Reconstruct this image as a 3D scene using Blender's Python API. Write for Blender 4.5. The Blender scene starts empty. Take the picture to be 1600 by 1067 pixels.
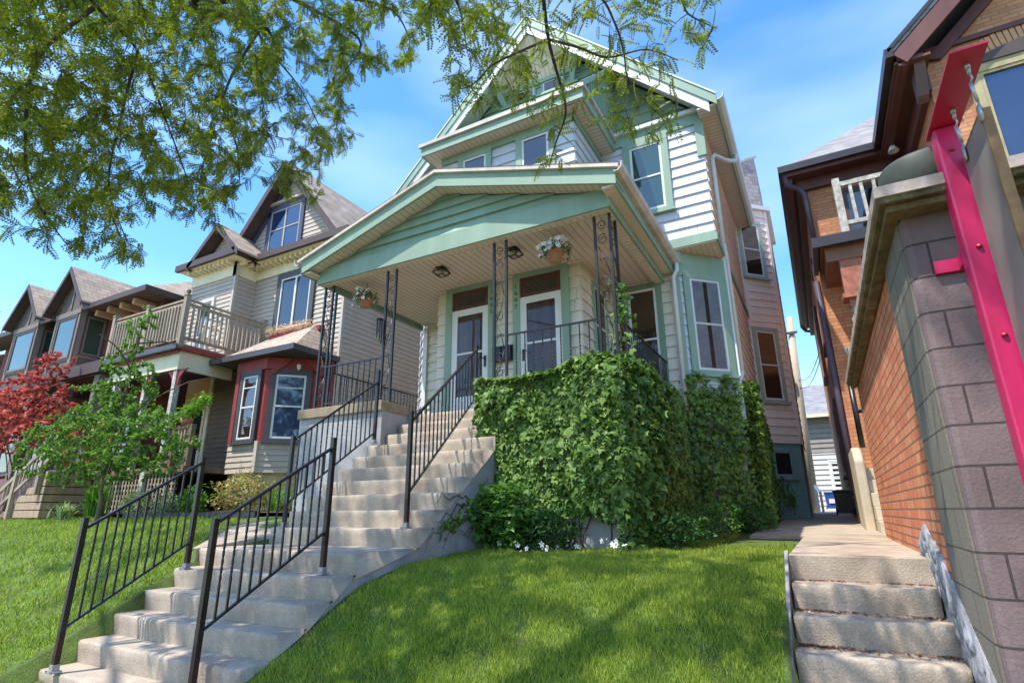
import bpy, math, random
import numpy as np
from mathutils import Vector, Matrix
R = math.radians
rnd = random.Random(7)
rng = np.random.default_rng(11)
scene = bpy.context.scene
COL = scene.collection

# ------------------------------------------------------------------ camera, sky, sun, exposure
F_PX, YAW, PITCH, ROLL = 861.6, -0.49731, 0.29978, -0.00726   # focal length in photo pixels (1600 wide)
fw = Vector((math.sin(YAW)*math.cos(PITCH), math.cos(YAW)*math.cos(PITCH), math.sin(PITCH)))
r0 = Vector((math.cos(YAW), -math.sin(YAW), 0)); u0 = r0.cross(fw)
rt = math.cos(ROLL)*r0 + math.sin(ROLL)*u0; up = rt.cross(fw)
cam = bpy.data.objects.new('camera', bpy.data.cameras.new('camera')); COL.objects.link(cam)
cam.matrix_world = Matrix(((rt.x, up.x, -fw.x, 0), (rt.y, up.y, -fw.y, 0), (rt.z, up.z, -fw.z, 0), (0, 0, 0, 1)))
cam.data.sensor_width = 36; cam.data.lens = F_PX/1600*36
cam.data.clip_start = 0.05; cam.data.clip_end = 2000
scene.camera = cam
def at(px, py, dist):                       # a point seen near pixel (px,py) at a distance: used to place far branches
    d = (fw + rt*((px-800)/F_PX) - up*((py-533.5)/F_PX)).normalized()
    return d*dist

SUN = Vector((-0.40, -0.66, 1.42)).normalized()      # towards the sun
el = math.asin(SUN.z)
world = bpy.data.worlds.new('World'); scene.world = world; world.use_nodes = True
nt = world.node_tree; nt.nodes.clear()
N = nt.nodes.new; L = nt.links.new
sky = N('ShaderNodeTexSky'); sky.sky_type = 'NISHITA'; sky.sun_disc = False
sky.sun_elevation = el; sky.sun_rotation = math.atan2(SUN.x, SUN.y)
sky.air_density = 1.0; sky.dust_density = 0.4; sky.ozone_density = 2.0
tc = N('ShaderNodeTexCoord'); mp = N('ShaderNodeMapping'); mp.inputs['Scale'].default_value = (1.0, 1.3, 3.2); mp.inputs['Rotation'].default_value = (0.1, 0.15, 0.5)
cn = N('ShaderNodeTexNoise'); cn.inputs['Scale'].default_value = 1.7; cn.inputs['Detail'].default_value = 7; cn.inputs['Roughness'].default_value = 0.45
cr = N('ShaderNodeValToRGB'); cr.color_ramp.elements[0].position = 0.44; cr.color_ramp.elements[1].position = 0.86
cr.color_ramp.elements[0].color = (0, 0, 0, 1); cr.color_ramp.elements[1].color = (.24, .24, .24, 1)
mx = N('ShaderNodeMixRGB'); mx.inputs['Color2'].default_value = (6.5, 7.2, 8.2, 1)
hs = N('ShaderNodeHueSaturation'); hs.inputs['Saturation'].default_value = 1.27; hs.inputs['Value'].default_value = 1.1
bg = N('ShaderNodeBackground'); bg.inputs['Strength'].default_value = 0.15
wo = N('ShaderNodeOutputWorld')
L(tc.outputs['Generated'], mp.inputs['Vector']); L(mp.outputs[0], cn.inputs['Vector']); L(cn.outputs['Fac'], cr.inputs[0])
L(sky.outputs[0], hs.inputs['Color']); L(hs.outputs[0], mx.inputs['Color1']); L(cr.outputs[0], mx.inputs['Fac']); L(mx.outputs[0], bg.inputs[0]); L(bg.outputs[0], wo.inputs[0])
sl = bpy.data.lights.new('sun', 'SUN'); sl.energy = 2.75; sl.angle = R(0.53); sl.color = (1, 0.95, 0.86)
so = bpy.data.objects.new('sun', sl); COL.objects.link(so); so.rotation_euler = SUN.to_track_quat('Z', 'Y').to_euler()
scene.view_settings.view_transform = 'Standard'; scene.view_settings.look = 'None'
scene.view_settings.exposure = 1.32; scene.view_settings.gamma = 1

# ------------------------------------------------------------------ materials
MATS = {}
def mat(name, col, rough=0.7, var=0.12, scale=3.0, col2=None, bump=0.0, bscale=40, metal=0, spec=0.4, fine=0.0, stain=None, streak=False):
    """principled with broad noise variation between col and col2 (dirt), an optional fine bump, optional stains"""
    if name in MATS: return MATS[name]
    m = bpy.data.materials.new(name); m.use_nodes = True; t = m.node_tree; b = t.nodes['Principled BSDF']
    b.inputs['Roughness'].default_value = rough; b.inputs['Metallic'].default_value = metal; b.inputs['Specular IOR Level'].default_value = spec
    g = t.nodes.new('ShaderNodeNewGeometry')
    n = t.nodes.new('ShaderNodeTexNoise'); n.inputs['Scale'].default_value = scale; n.inputs['Detail'].default_value = 6; n.inputs['Roughness'].default_value = .65
    src = g.outputs['Position']
    if streak:
        mpn = t.nodes.new('ShaderNodeMapping'); mpn.inputs['Scale'].default_value = (1, 1, .12); t.links.new(src, mpn.inputs[0]); t.links.new(mpn.outputs[0], n.inputs['Vector'])
    else: t.links.new(src, n.inputs['Vector'])
    c2 = col2 or tuple(c*(1-var*2.2) for c in col)
    ramp = t.nodes.new('ShaderNodeValToRGB'); ramp.color_ramp.elements[0].position = .3; ramp.color_ramp.elements[1].position = .68
    ramp.color_ramp.elements[0].color = (*c2, 1); ramp.color_ramp.elements[1].color = (*col, 1)
    t.links.new(n.outputs['Fac'], ramp.inputs[0]); out = ramp.outputs[0]
    if fine:
        n2 = t.nodes.new('ShaderNodeTexNoise'); n2.inputs['Scale'].default_value = 90; n2.inputs['Detail'].default_value = 3; t.links.new(src, n2.inputs['Vector'])
        mr = t.nodes.new('ShaderNodeMapRange'); mr.inputs['From Min'].default_value = .3; mr.inputs['From Max'].default_value = .7; mr.inputs['To Min'].default_value = 1-fine; mr.inputs['To Max'].default_value = 1+fine
        t.links.new(n2.outputs['Fac'], mr.inputs[0]); mm = t.nodes.new('ShaderNodeVectorMath'); mm.operation = 'SCALE'
        t.links.new(out, mm.inputs[0]); t.links.new(mr.outputs[0], mm.inputs['Scale']); out = mm.outputs[0]
    if stain:
        n3 = t.nodes.new('ShaderNodeTexNoise'); n3.inputs['Scale'].default_value = 1.3; n3.inputs['Detail'].default_value = 8; n3.inputs['Roughness'].default_value = .75
        mp3 = t.nodes.new('ShaderNodeMapping'); mp3.inputs['Scale'].default_value = (1, 1, .35); mp3.inputs['Location'].default_value = (3, 7, 1); t.links.new(src, mp3.inputs[0]); t.links.new(mp3.outputs[0], n3.inputs['Vector'])
        r3 = t.nodes.new('ShaderNodeValToRGB'); r3.color_ramp.elements[0].position = .52; r3.color_ramp.elements[1].position = .72; r3.color_ramp.elements[0].color = (0, 0, 0, 1); r3.color_ramp.elements[1].color = (.8, .8, .8, 1)
        t.links.new(n3.outputs['Fac'], r3.inputs[0]); m3 = t.nodes.new('ShaderNodeMixRGB'); m3.inputs['Color2'].default_value = (*stain, 1)
        t.links.new(r3.outputs[0], m3.inputs[0]); t.links.new(out, m3.inputs['Color1']); out = m3.outputs[0]
    t.links.new(out, b.inputs['Base Color'])
    if bump:
        n4 = t.nodes.new('ShaderNodeTexNoise'); n4.inputs['Scale'].default_value = bscale; n4.inputs['Detail'].default_value = 4; t.links.new(src, n4.inputs['Vector'])
        bp = t.nodes.new('ShaderNodeBump'); bp.inputs['Strength'].default_value = bump; bp.inputs['Distance'].default_value = .01; t.links.new(n4.outputs['Fac'], bp.inputs['Height']); t.links.new(bp.outputs[0], b.inputs['Normal'])
    MATS[name] = m; return m

def brickmat(name, c1, c2, mortar, bw=.21, bh=.075, ms=.01, axis='xy', rough=.85, bump=.5, offset=.5, var=.25, zscale=1.0, stain=None):
    if name in MATS: return MATS[name]
    m = bpy.data.materials.new(name); m.use_nodes = True; t = m.node_tree; b = t.nodes['Principled BSDF']; b.inputs['Roughness'].default_value = rough
    g = t.nodes.new('ShaderNodeNewGeometry'); s = t.nodes.new('ShaderNodeSeparateXYZ'); t.links.new(g.outputs['Position'], s.inputs[0])
    u = s.outputs['X'] if axis == 'x' else s.outputs['Y'] if axis == 'y' else None
    if u is None:
        a = t.nodes.new('ShaderNodeMath'); a.operation = 'ADD'; t.links.new(s.outputs['X'], a.inputs[0]); t.links.new(s.outputs['Y'], a.inputs[1]); u = a.outputs[0]
    zz = t.nodes.new('ShaderNodeMath'); zz.operation = 'MULTIPLY'; zz.inputs[1].default_value = zscale; t.links.new(s.outputs['Z'], zz.inputs[0])
    c = t.nodes.new('ShaderNodeCombineXYZ'); t.links.new(u, c.inputs[0]); t.links.new(zz.outputs[0], c.inputs[1])
    k = t.nodes.new('ShaderNodeTexBrick'); t.links.new(c.outputs[0], k.inputs['Vector'])
    k.inputs['Scale'].default_value = 1; k.inputs['Brick Width'].default_value = bw; k.inputs['Row Height'].default_value = bh; k.inputs['Mortar Size'].default_value = ms; k.inputs['Mortar Smooth'].default_value = .2
    k.offset = offset; k.inputs['Color1'].default_value = (*c1, 1); k.inputs['Color2'].default_value = (*c2, 1); k.inputs['Mortar'].default_value = (*mortar, 1); k.inputs['Bias'].default_value = 0
    n = t.nodes.new('ShaderNodeTexNoise'); n.inputs['Scale'].default_value = 2.2; n.inputs['Detail'].default_value = 8; n.inputs['Roughness'].default_value = .7; t.links.new(g.outputs['Position'], n.inputs['Vector'])
    mr = t.nodes.new('ShaderNodeMapRange'); mr.inputs['From Min'].default_value = .3; mr.inputs['From Max'].default_value = .7; mr.inputs['To Min'].default_value = 1-var; mr.inputs['To Max'].default_value = 1+var*.6
    t.links.new(n.outputs['Fac'], mr.inputs[0]); mm = t.nodes.new('ShaderNodeVectorMath'); mm.operation = 'SCALE'; t.links.new(k.outputs['Color'], mm.inputs[0]); t.links.new(mr.outputs[0], mm.inputs['Scale'])
    t.links.new(mm.outputs[0], b.inputs['Base Color'])
    inv = t.nodes.new('ShaderNodeMath'); inv.operation = 'SUBTRACT'; inv.inputs[0].default_value = 1; t.links.new(k.outputs['Fac'], inv.inputs[1])
    n5 = t.nodes.new('ShaderNodeTexNoise'); n5.inputs['Scale'].default_value = 60; t.links.new(g.outputs['Position'], n5.inputs['Vector'])
    ad = t.nodes.new('ShaderNodeMath'); ad.operation = 'MULTIPLY_ADD'; ad.inputs[1].default_value = .35; t.links.new(n5.outputs['Fac'], ad.inputs[0]); t.links.new(inv.outputs[0], ad.inputs[2])
    bp = t.nodes.new('ShaderNodeBump'); bp.inputs['Strength'].default_value = bump; bp.inputs['Distance'].default_value = .012; t.links.new(ad.outputs[0], bp.inputs['Height']); t.links.new(bp.outputs[0], b.inputs['Normal'])
    MATS[name] = m; return m

def leafmat(name, c1, c2, trans=.35, rough=.5, spec=.35, scale=1.5):
    if name in MATS: return MATS[name]
    m = bpy.data.materials.new(name); m.use_nodes = True; t = m.node_tree; b = t.nodes['Principled BSDF']; o = t.nodes['Material Output']
    b.inputs['Roughness'].default_value = rough; b.inputs['Specular IOR Level'].default_value = spec
    g = t.nodes.new('ShaderNodeNewGeometry'); n = t.nodes.new('ShaderNodeTexNoise'); n.inputs['Scale'].default_value = scale; n.inputs['Detail'].default_value = 3; t.links.new(g.outputs['Position'], n.inputs['Vector'])
    a = t.nodes.new('ShaderNodeMath'); a.operation = 'ADD'; t.links.new(g.outputs['Random Per Island'], a.inputs[0]); t.links.new(n.outputs['Fac'], a.inputs[1])
    mr = t.nodes.new('ShaderNodeMapRange'); mr.inputs['From Min'].default_value = .4; mr.inputs['From Max'].default_value = 1.6; t.links.new(a.outputs[0], mr.inputs[0])
    x = t.nodes.new('ShaderNodeMixRGB'); x.inputs['Color1'].default_value = (*c1, 1); x.inputs['Color2'].default_value = (*c2, 1); t.links.new(mr.outputs[0], x.inputs['Fac'])
    t.links.new(x.outputs[0], b.inputs['Base Color'])
    tr = t.nodes.new('ShaderNodeBsdfTranslucent'); sc_ = t.nodes.new('ShaderNodeVectorMath'); sc_.operation = 'MULTIPLY'; sc_.inputs[1].default_value = (1.25, 1.45, .5) if c2[1] > c2[0] else (1.4, .8, .8)
    t.links.new(x.outputs[0], sc_.inputs[0]); t.links.new(sc_.outputs[0], tr.inputs['Color'])
    ms = t.nodes.new('ShaderNodeMixShader'); ms.inputs[0].default_value = trans; t.links.new(b.outputs[0], ms.inputs[1]); t.links.new(tr.outputs[0], ms.inputs[2]); t.links.new(ms.outputs[0], o.inputs[0])
    MATS[name] = m; return m

def glassmat(name, tint=(.012, .014, .016), rough=.04):
    if name in MATS: return MATS[name]
    m = bpy.data.materials.new(name); m.use_nodes = True; t = m.node_tree; b = t.nodes['Principled BSDF']
    b.inputs['Base Color'].default_value = (*tint, 1); b.inputs['Roughness'].default_value = rough; b.inputs['Specular IOR Level'].default_value = .9; b.inputs['IOR'].default_value = 1.6
    g = t.nodes.new('ShaderNodeNewGeometry'); n = t.nodes.new('ShaderNodeTexNoise'); n.inputs['Scale'].default_value = 2.5; t.links.new(g.outputs['Position'], n.inputs['Vector'])
    bp = t.nodes.new('ShaderNodeBump'); bp.inputs['Strength'].default_value = .15; bp.inputs['Distance'].default_value = .01; t.links.new(n.outputs['Fac'], bp.inputs['Height']); t.links.new(bp.outputs[0], b.inputs['Normal'])
    MATS[name] = m; return m
def clearglass():
    if 'clear_glass' in MATS: return MATS['clear_glass']
    m = bpy.data.materials.new('clear_glass'); m.use_nodes = True; t = m.node_tree; o = t.nodes['Material Output']
    a = t.nodes.new('ShaderNodeBsdfTransparent'); b = t.nodes.new('ShaderNodeBsdfGlossy'); b.inputs['Roughness'].default_value = .03
    lw = t.nodes.new('ShaderNodeLayerWeight'); lw.inputs['Blend'].default_value = .22; ms = t.nodes.new('ShaderNodeMixShader')
    t.links.new(lw.outputs['Fresnel'], ms.inputs[0]); t.links.new(a.outputs[0], ms.inputs[1]); t.links.new(b.outputs[0], ms.inputs[2]); t.links.new(ms.outputs[0], o.inputs[0])
    MATS['clear_glass'] = m; return m

M = dict(
 green=mat('green_paint', (.275, .385, .285), .55, .10, 2.5, bump=.08, streak=True, stain=(.235, .32, .235)),
 green_old=mat('aged_green_paint', (.23, .33, .225), .65, .16, 2.2, stain=(.16, .20, .13), streak=True),
 white=mat('white_trim', (.72, .71, .68), .5, .05, 3),
 wsiding=mat('white_siding', (.60, .60, .635), .55, .08, 2.5, bump=.04, stain=(.50, .50, .52), streak=True),
 csiding=mat('cream_siding', (.74, .67, .55), .6, .10, 2.5, stain=(.55, .45, .33), streak=True),
 psiding=mat('side_siding', (.93, .74, .63), .6, .08, 2.5, streak=True),  # warm bounce light from the brick wall opposite is put into this colour
 ceil=mat('porch_ceiling_paint', (.72, .60, .49), .6, .05, 2),
 soffit=mat('cream_soffit', (.74, .62, .50), .6, .06, 2),
 gutterw=mat('weathered_gutter', (.66, .56, .47), .5, .18, 3, stain=(.30, .24, .19), streak=True),
 roof=brickmat('grey_shingles', (.10, .09, .085), (.17, .15, .14), (.05, .045, .04), .3, .14, .008, 'y'),
 roofpale=brickmat('pale_shingles', (.36, .27, .25), (.55, .46, .42), (.25, .19, .18), .22, .12, .006),
 concrete=mat('step_concrete', (.48, .39, .30), .9, .16, 3.5, bump=.5, bscale=70, fine=.16, stain=(.24, .165, .105)),
 conc_side=mat('rough_concrete', (.44, .42, .42), .92, .18, 3, bump=.9, bscale=38, fine=.14, stain=(.42, .31, .22)),
 conc_paint=mat('painted_concrete', (.38, .375, .37), .85, .14, 2.4, bump=.6, bscale=25, fine=.06, stain=(.27, .22, .18)),
 conc_cap=mat('concrete_cap', (.36, .27, .18), .9, .22, 4, bump=.5, bscale=60, fine=.1, stain=(.20, .17, .10)),
 iron=mat('black_iron', (.014, .011, .011), .38, .3, 8, bump=.15, bscale=120, spec=.6),
 iron_rust=mat('rusty_iron', (.05, .018, .012), .6, .3, 8, bump=.2, bscale=90),
 galv=mat('foot_plate', (.42, .40, .39), .5, .2, 12, metal=.3),
 glass=glassmat('dark_glass'), glassb=glassmat('blue_glass', (.02, .035, .09)), glassg=glassmat('green_glass', (.02, .06, .045)), glassr=glassmat('brown_glass', (.035, .018, .012)),
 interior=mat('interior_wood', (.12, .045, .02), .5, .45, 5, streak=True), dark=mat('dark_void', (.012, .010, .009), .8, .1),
 curtain=mat('curtain', (.22, .24, .27), .9, .15, 6),
 terracotta=mat('terracotta', (.52, .24, .13), .8, .12, 9),
 teal=mat('teal_foundation', (.28, .43, .38), .85, .14, 2.5, bump=.4, bscale=30),
 door_trim=mat('transom_wood', (.13, .045, .025), .5, .2, 6),
 black=mat('black_plastic', (.012, .012, .013), .4, .1, 5),
 # neighbours
 bsiding=mat('beige_siding', (.50, .42, .34), .6, .06, 2, streak=True),
 dgrey=mat('dark_grey_trim', (.075, .072, .078), .5, .1, 4),
 navy=mat('blue_grey_trim', (.07, .075, .13), .5, .1, 4),
 redt=mat('red_trim', (.31, .045, .04), .55, .1, 3),
 yell=mat('cream_cornice', (.84, .74, .50), .65, .08, 3),
 yelf=brickmat('yellow_block', (.52, .40, .17), (.58, .46, .22), (.40, .30, .14), .4, .2, .012, 'xy', bump=.3),
 orange=mat('orange_porch_wall', (.78, .46, .20), .7, .08, 2),
 seam=mat('seam', (.46, .36, .28), .8, .1),
 deck=mat('weathered_wood', (.42, .34, .25), .85, .2, 6, fine=.12, streak=True),
 deckd=mat('old_wood', (.22, .15, .10), .9, .25, 5, fine=.15, streak=True),
 broof=brickmat('brown_shingles', (.33, .245, .18), (.46, .36, .27), (.17, .12, .09), .3, .14, .007, 'y'),
 broofx=brickmat('brown_shingles_front', (.34, .255, .19), (.48, .38, .29), (.18, .13, .10), .3, .12, .007, 'xy'),
 brown=mat('brown_trim', (.085, .055, .05), .6, .1, 3), dstucco=mat('dark_stucco', (.13, .105, .09), .8, .1, 3, bump=.3),
 dtaupe=mat('taupe_trim', (.22, .175, .15), .7, .1, 3),
 dbrick=brickmat('dark_red_brick', (.20, .04, .03), (.27, .06, .04), (.14, .09, .08)),
 obrick=brickmat('orange_brick', (.50, .19, .08), (.62, .28, .13), (.33, .17, .10), .2, .068, .008, bump=.35),
 rbrick=brickmat('red_brick', (.60, .17, .07), (.72, .28, .13), (.27, .12, .075), .205, .074, .008, bump=.8),
 blockm=brickmat('painted_block', (.165, .112, .110), (.195, .138, .134), (.06, .042, .04), .40, .20, .006, bump=.8, var=.26),
 blockside=brickmat('olive_block', (.185, .16, .125), (.21, .18, .14), (.09, .075, .055), .40, .20, .006, bump=.8, var=.14),
 coping=mat('mossy_coping', (.20, .14, .055), .9, .3, 7, bump=.6, fine=.2, stain=(.42, .35, .28)),
 copedge=mat('coping_edge', (.55, .45, .38), .7, .25, 8, streak=False, stain=(.12, .08, .04)),
 rubble=mat('painted_rubble', (.34, .34, .36), .9, .3, 8, bump=1.0, bscale=18, fine=.12, stain=(.2, .16, .14)),
 magenta=mat('magenta_steel', (.64, .018, .12), .38, .16, 5, spec=.5, streak=True, bump=.12, bscale=30, stain=(.33, .02, .05)),
 crimson=mat('crimson_plate', (.42, .012, .035), .4, .08, 5, spec=.5),
 signg=mat('sign_grey', (.23, .205, .185), .45, .12, 3, stain=(.17, .15, .14)), gold=mat('sign_edge', (.32, .17, .06), .6, .25, 9),
 zinc=mat('zinc', (.55, .55, .52), .4, .2, 20, metal=.6, stain=(.25, .18, .12)),
 rbrown=mat('red_brown_trim', (.15, .052, .04), .55, .15, 3, streak=True), darkgut=mat('dark_gutter', (.045, .035, .035), .4, .15, 3),
 cofferm=mat('brown_porch_ceiling', (.26, .11, .065), .6, .12, 3),
 peel=mat('peeling_white', (.66, .62, .54), .85, .3, 14, stain=(.26, .19, .13)),
 groof=brickmat('grey_slate', (.22, .21, .21), (.32, .305, .30), (.13, .12, .12), .28, .13, .006, 'xy'),
 patina=mat('patina_metal', (.07, .085, .065), .55, .35, 6, col2=(.04, .045, .035)),
 creamj=mat('yellowed_jamb', (.50, .40, .21), .7, .2, 4), beigest=mat('stoop_concrete', (.60, .50, .36), .9, .12, 3, bump=.4, fine=.1),
 pole=mat('pole_wood', (.56, .43, .31), .9, .2, 3, streak=True), galvp=mat('white_siding_far', (.62, .58, .52), .7, .05, 2),
 wood=mat('landscape_timber', (.50, .35, .23), .9, .2, 6, fine=.15, streak=True), board=mat('grey_board', (.33, .31, .30), .9, .25, 8, fine=.2, streak=True),
 soil=mat('soil', (.085, .05, .032), 1, .3, 12, bump=1, bscale=60), litter=mat('dead_leaves', (.19, .075, .045), .9, .35, 30),
 bark=mat('tree_bark', (.11, .085, .065), .95, .25, 20, bump=.8, bscale=60), barkl=mat('small_tree_bark', (.20, .14, .09), .95, .25, 20, bump=.5, bscale=60),
 petal=mat('white_petals', (.86, .85, .84), .6, .03, 9), bluebin=mat('blue_plastic', (.03, .09, .33), .45, .1, 4),
 pinkh=mat('pink_stucco', (.48, .33, .31), .8, .1, 3),
)

# ------------------------------------------------------------------ mesh building
class MB:
    def __init__(s): s.v = []; s.f = []
    def add(s, vs, fs):
        o = len(s.v); s.v += [tuple(v) for v in vs]; s.f += [tuple(i+o for i in f) for f in fs]; return s
    def box(s, x0, x1, y0, y1, z0, z1):
        return s.obox((x0, y0, z0), (x1-x0, 0, 0), (0, y1-y0, 0), (0, 0, z1-z0))
    def obox(s, o, a, b, c):
        o, a, b, c = map(Vector, (o, a, b, c))
        vs = [o, o+a, o+a+b, o+b, o+c, o+a+c, o+a+b+c, o+b+c]
        fs = [(0, 3, 2, 1), (4, 5, 6, 7), (0, 1, 5, 4), (1, 2, 6, 5), (2, 3, 7, 6), (3, 0, 4, 7)]
        if a.cross(b).dot(c) < 0: fs = [f[::-1] for f in fs]
        return s.add(vs, fs)
    def poly(s, pts): return s.add(pts, [tuple(range(len(pts)))])
    def prism(s, pts, d):
        n = len(pts); d = Vector(d); p = [Vector(q) for q in pts]
        return s.add(p+[q+d for q in p], [tuple(range(n))[::-1], tuple(range(n, 2*n))]+[(i, (i+1) % n, n+(i+1) % n, n+i) for i in range(n)])
    def bar(s, p, q, w, h=None, upv=(0, 0, 1)):
        p, q = Vector(p), Vector(q); h = h or w; d = (q-p); a = d.cross(Vector(upv))
        if a.length < 1e-5: a = Vector((1, 0, 0))
        a.normalize(); b = a.cross(d).normalized()
        return s.obox(p-a*w/2-b*h/2, a*w, b*h, d)
    def tube(s, pts, r, n=6, cap=True):
        pts = [Vector(p) for p in pts]; rr = r if hasattr(r, '__len__') else [r]*len(pts); o = len(s.v); prev = None
        for i, p in enumerate(pts):
            d = (pts[min(i+1, len(pts)-1)]-pts[max(i-1, 0)]).normalized()
            a = (prev-d*prev.dot(d)) if prev is not None else d.cross(Vector((.3, .2, 1)))
            if a.length < 1e-4: a = d.cross(Vector((1, 0, 0)))
            a.normalize(); prev = a; b = d.cross(a)
            for k in range(n):
                t = 2*math.pi*k/n; s.v.append(tuple(p+(a*math.cos(t)+b*math.sin(t))*rr[i]))
        for i in range(len(pts)-1):
            for k in range(n):
                k2 = (k+1) % n; s.f.append((o+i*n+k, o+i*n+k2, o+(i+1)*n+k2, o+(i+1)*n+k))
        if cap: s.f.append(tuple(o+k for k in range(n))[::-1]); s.f.append(tuple(o+(len(pts)-1)*n+k for k in range(n)))
        return s
    def lathe(s, c, prof, n=20):
        o = len(s.v); c = Vector(c)
        for (r, z) in prof:
            for k in range(n): t = 2*math.pi*k/n; s.v.append((c.x+r*math.cos(t), c.y+r*math.sin(t), c.z+z))
        for i in range(len(prof)-1):
            for k in range(n): k2 = (k+1) % n; s.f.append((o+i*n+k, o+i*n+k2, o+(i+1)*n+k2, o+(i+1)*n+k))
        s.f.append(tuple(o+k for k in range(n))[::-1]); s.f.append(tuple(o+(len(prof)-1)*n+k for k in range(n)))
        return s

def tag(o, label=None, cat=None, group=None, kind=None):
    for k, v in (('label', label), ('category', cat), ('group', group), ('kind', kind)):
        if v: o[k] = v
    return o
def root_of(o):
    while o.parent: o = o.parent
    return o
def link_mesh(name, me, m, parent=None, smooth=False):
    me.materials.append(m)
    if smooth: me.polygons.foreach_set('use_smooth', [True]*len(me.polygons))
    o = bpy.data.objects.new(name, me); COL.objects.link(o)
    if parent: o.parent = parent
    return o
def obj(name, mb, m, parent=None, smooth=False, bevel=0):
    off = Vector(root_of(parent).location) if parent else Vector((0, 0, 0))
    me = bpy.data.meshes.new(name); me.from_pydata([tuple(Vector(v)-off) for v in mb.v], [], mb.f); me.update()
    o = link_mesh(name, me, m, parent, smooth)
    if bevel:
        b = o.modifiers.new('bevel', 'BEVEL'); b.width = bevel; b.segments = 2; b.limit_method = 'ANGLE'
    return o
def objs(name, mb, m, parent=None):
    for k in range(0, len(mb.f), 6): q_ = MB(); o = min(min(f) for f in mb.f[k:k+6]); q_.v = mb.v[o:o+8]; q_.f = [tuple(i-o for i in f) for f in mb.f[k:k+6]]; obj(name, q_, m, parent)
def npobj(name, V, F, m, parent=None, smooth=False):
    """fast mesh from numpy arrays: V (n,3), F (k,3|4)"""
    off = np.array(root_of(parent).location) if parent else np.zeros(3)
    V = np.asarray(V, dtype=np.float32)-off.astype(np.float32); F = np.asarray(F, dtype=np.int32)
    me = bpy.data.meshes.new(name); me.vertices.add(len(V)); me.vertices.foreach_set('co', V.ravel())
    k = F.shape[1]; me.loops.add(F.size); me.loops.foreach_set('vertex_index', F.ravel())
    me.polygons.add(len(F)); me.polygons.foreach_set('loop_start', np.arange(0, F.size, k, dtype=np.int32))
    me.update(calc_edges=True); me.validate()
    return link_mesh(name, me, m, parent, smooth)
def thing(name, loc, label, cat, group=None):
    o = bpy.data.objects.new(name, None); COL.objects.link(o); o.location = loc; o.empty_display_size = .1
    return tag(o, label, cat, group)
def single(name, mb, m, loc, label, cat, group=None, smooth=False, bevel=0):
    me = bpy.data.meshes.new(name); off = Vector(loc); me.from_pydata([tuple(Vector(v)-off) for v in mb.v], [], mb.f); me.update()
    o = link_mesh(name, me, m, None, smooth); o.location = loc
    if bevel:
        b = o.modifiers.new('bevel', 'BEVEL'); b.width = bevel; b.segments = 2; b.limit_method = 'ANGLE'
    return tag(o, label, cat, group)

class Fr:      # wall frame: u along the wall, z up, n outwards
    def __init__(s, o, u, n): s.o = Vector(o); s.u = Vector(u).normalized(); s.n = Vector(n).normalized()
    def p(s, u, z, n=0): return s.o+s.u*u+s.n*n+Vector((0, 0, z))
    def box(s, mb, u0, u1, z0, z1, n0, n1): return mb.obox(s.p(u0, z0, n0), s.u*(u1-u0), s.n*(n1-n0), (0, 0, z1-z0))
FX = lambda y: Fr((0, y, 0), (1, 0, 0), (0, -1, 0))        # faces the street; u = x
FYr = lambda x: Fr((x, 0, 0), (0, 1, 0), (1, 0, 0))        # faces +x; u = y
FYl = lambda x: Fr((x, 0, 0), (0, 1, 0), (-1, 0, 0))       # faces -x; u = y
def lap(mb, fr, z0, z1, ext, exp=.21, dep=.018, n0=0):
    """real clapboard: each course leans out to a drip edge"""
    e = ext if callable(ext) else (lambda z: ext)
    z = z0
    while z < z1-1e-4:
        zt = min(z+exp, z1); a0, a1 = e(z); b0, b1 = e(zt)
        if a1-a0 > 1e-3:
            if b1-b0 < 1e-3: b0 = b1 = (b0+b1)/2
            v = [fr.p(a0, z, n0+dep), fr.p(a1, z, n0+dep), fr.p(b1, zt, n0), fr.p(b0, zt, n0), fr.p(a0, z, n0), fr.p(a1, z, n0)]
            mb.add(v, [(0, 1, 2, 3), (4, 5, 1, 0), (0, 3, 4), (1, 5, 2), (4, 3, 2, 5)])
        z = zt
    return mb

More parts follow.
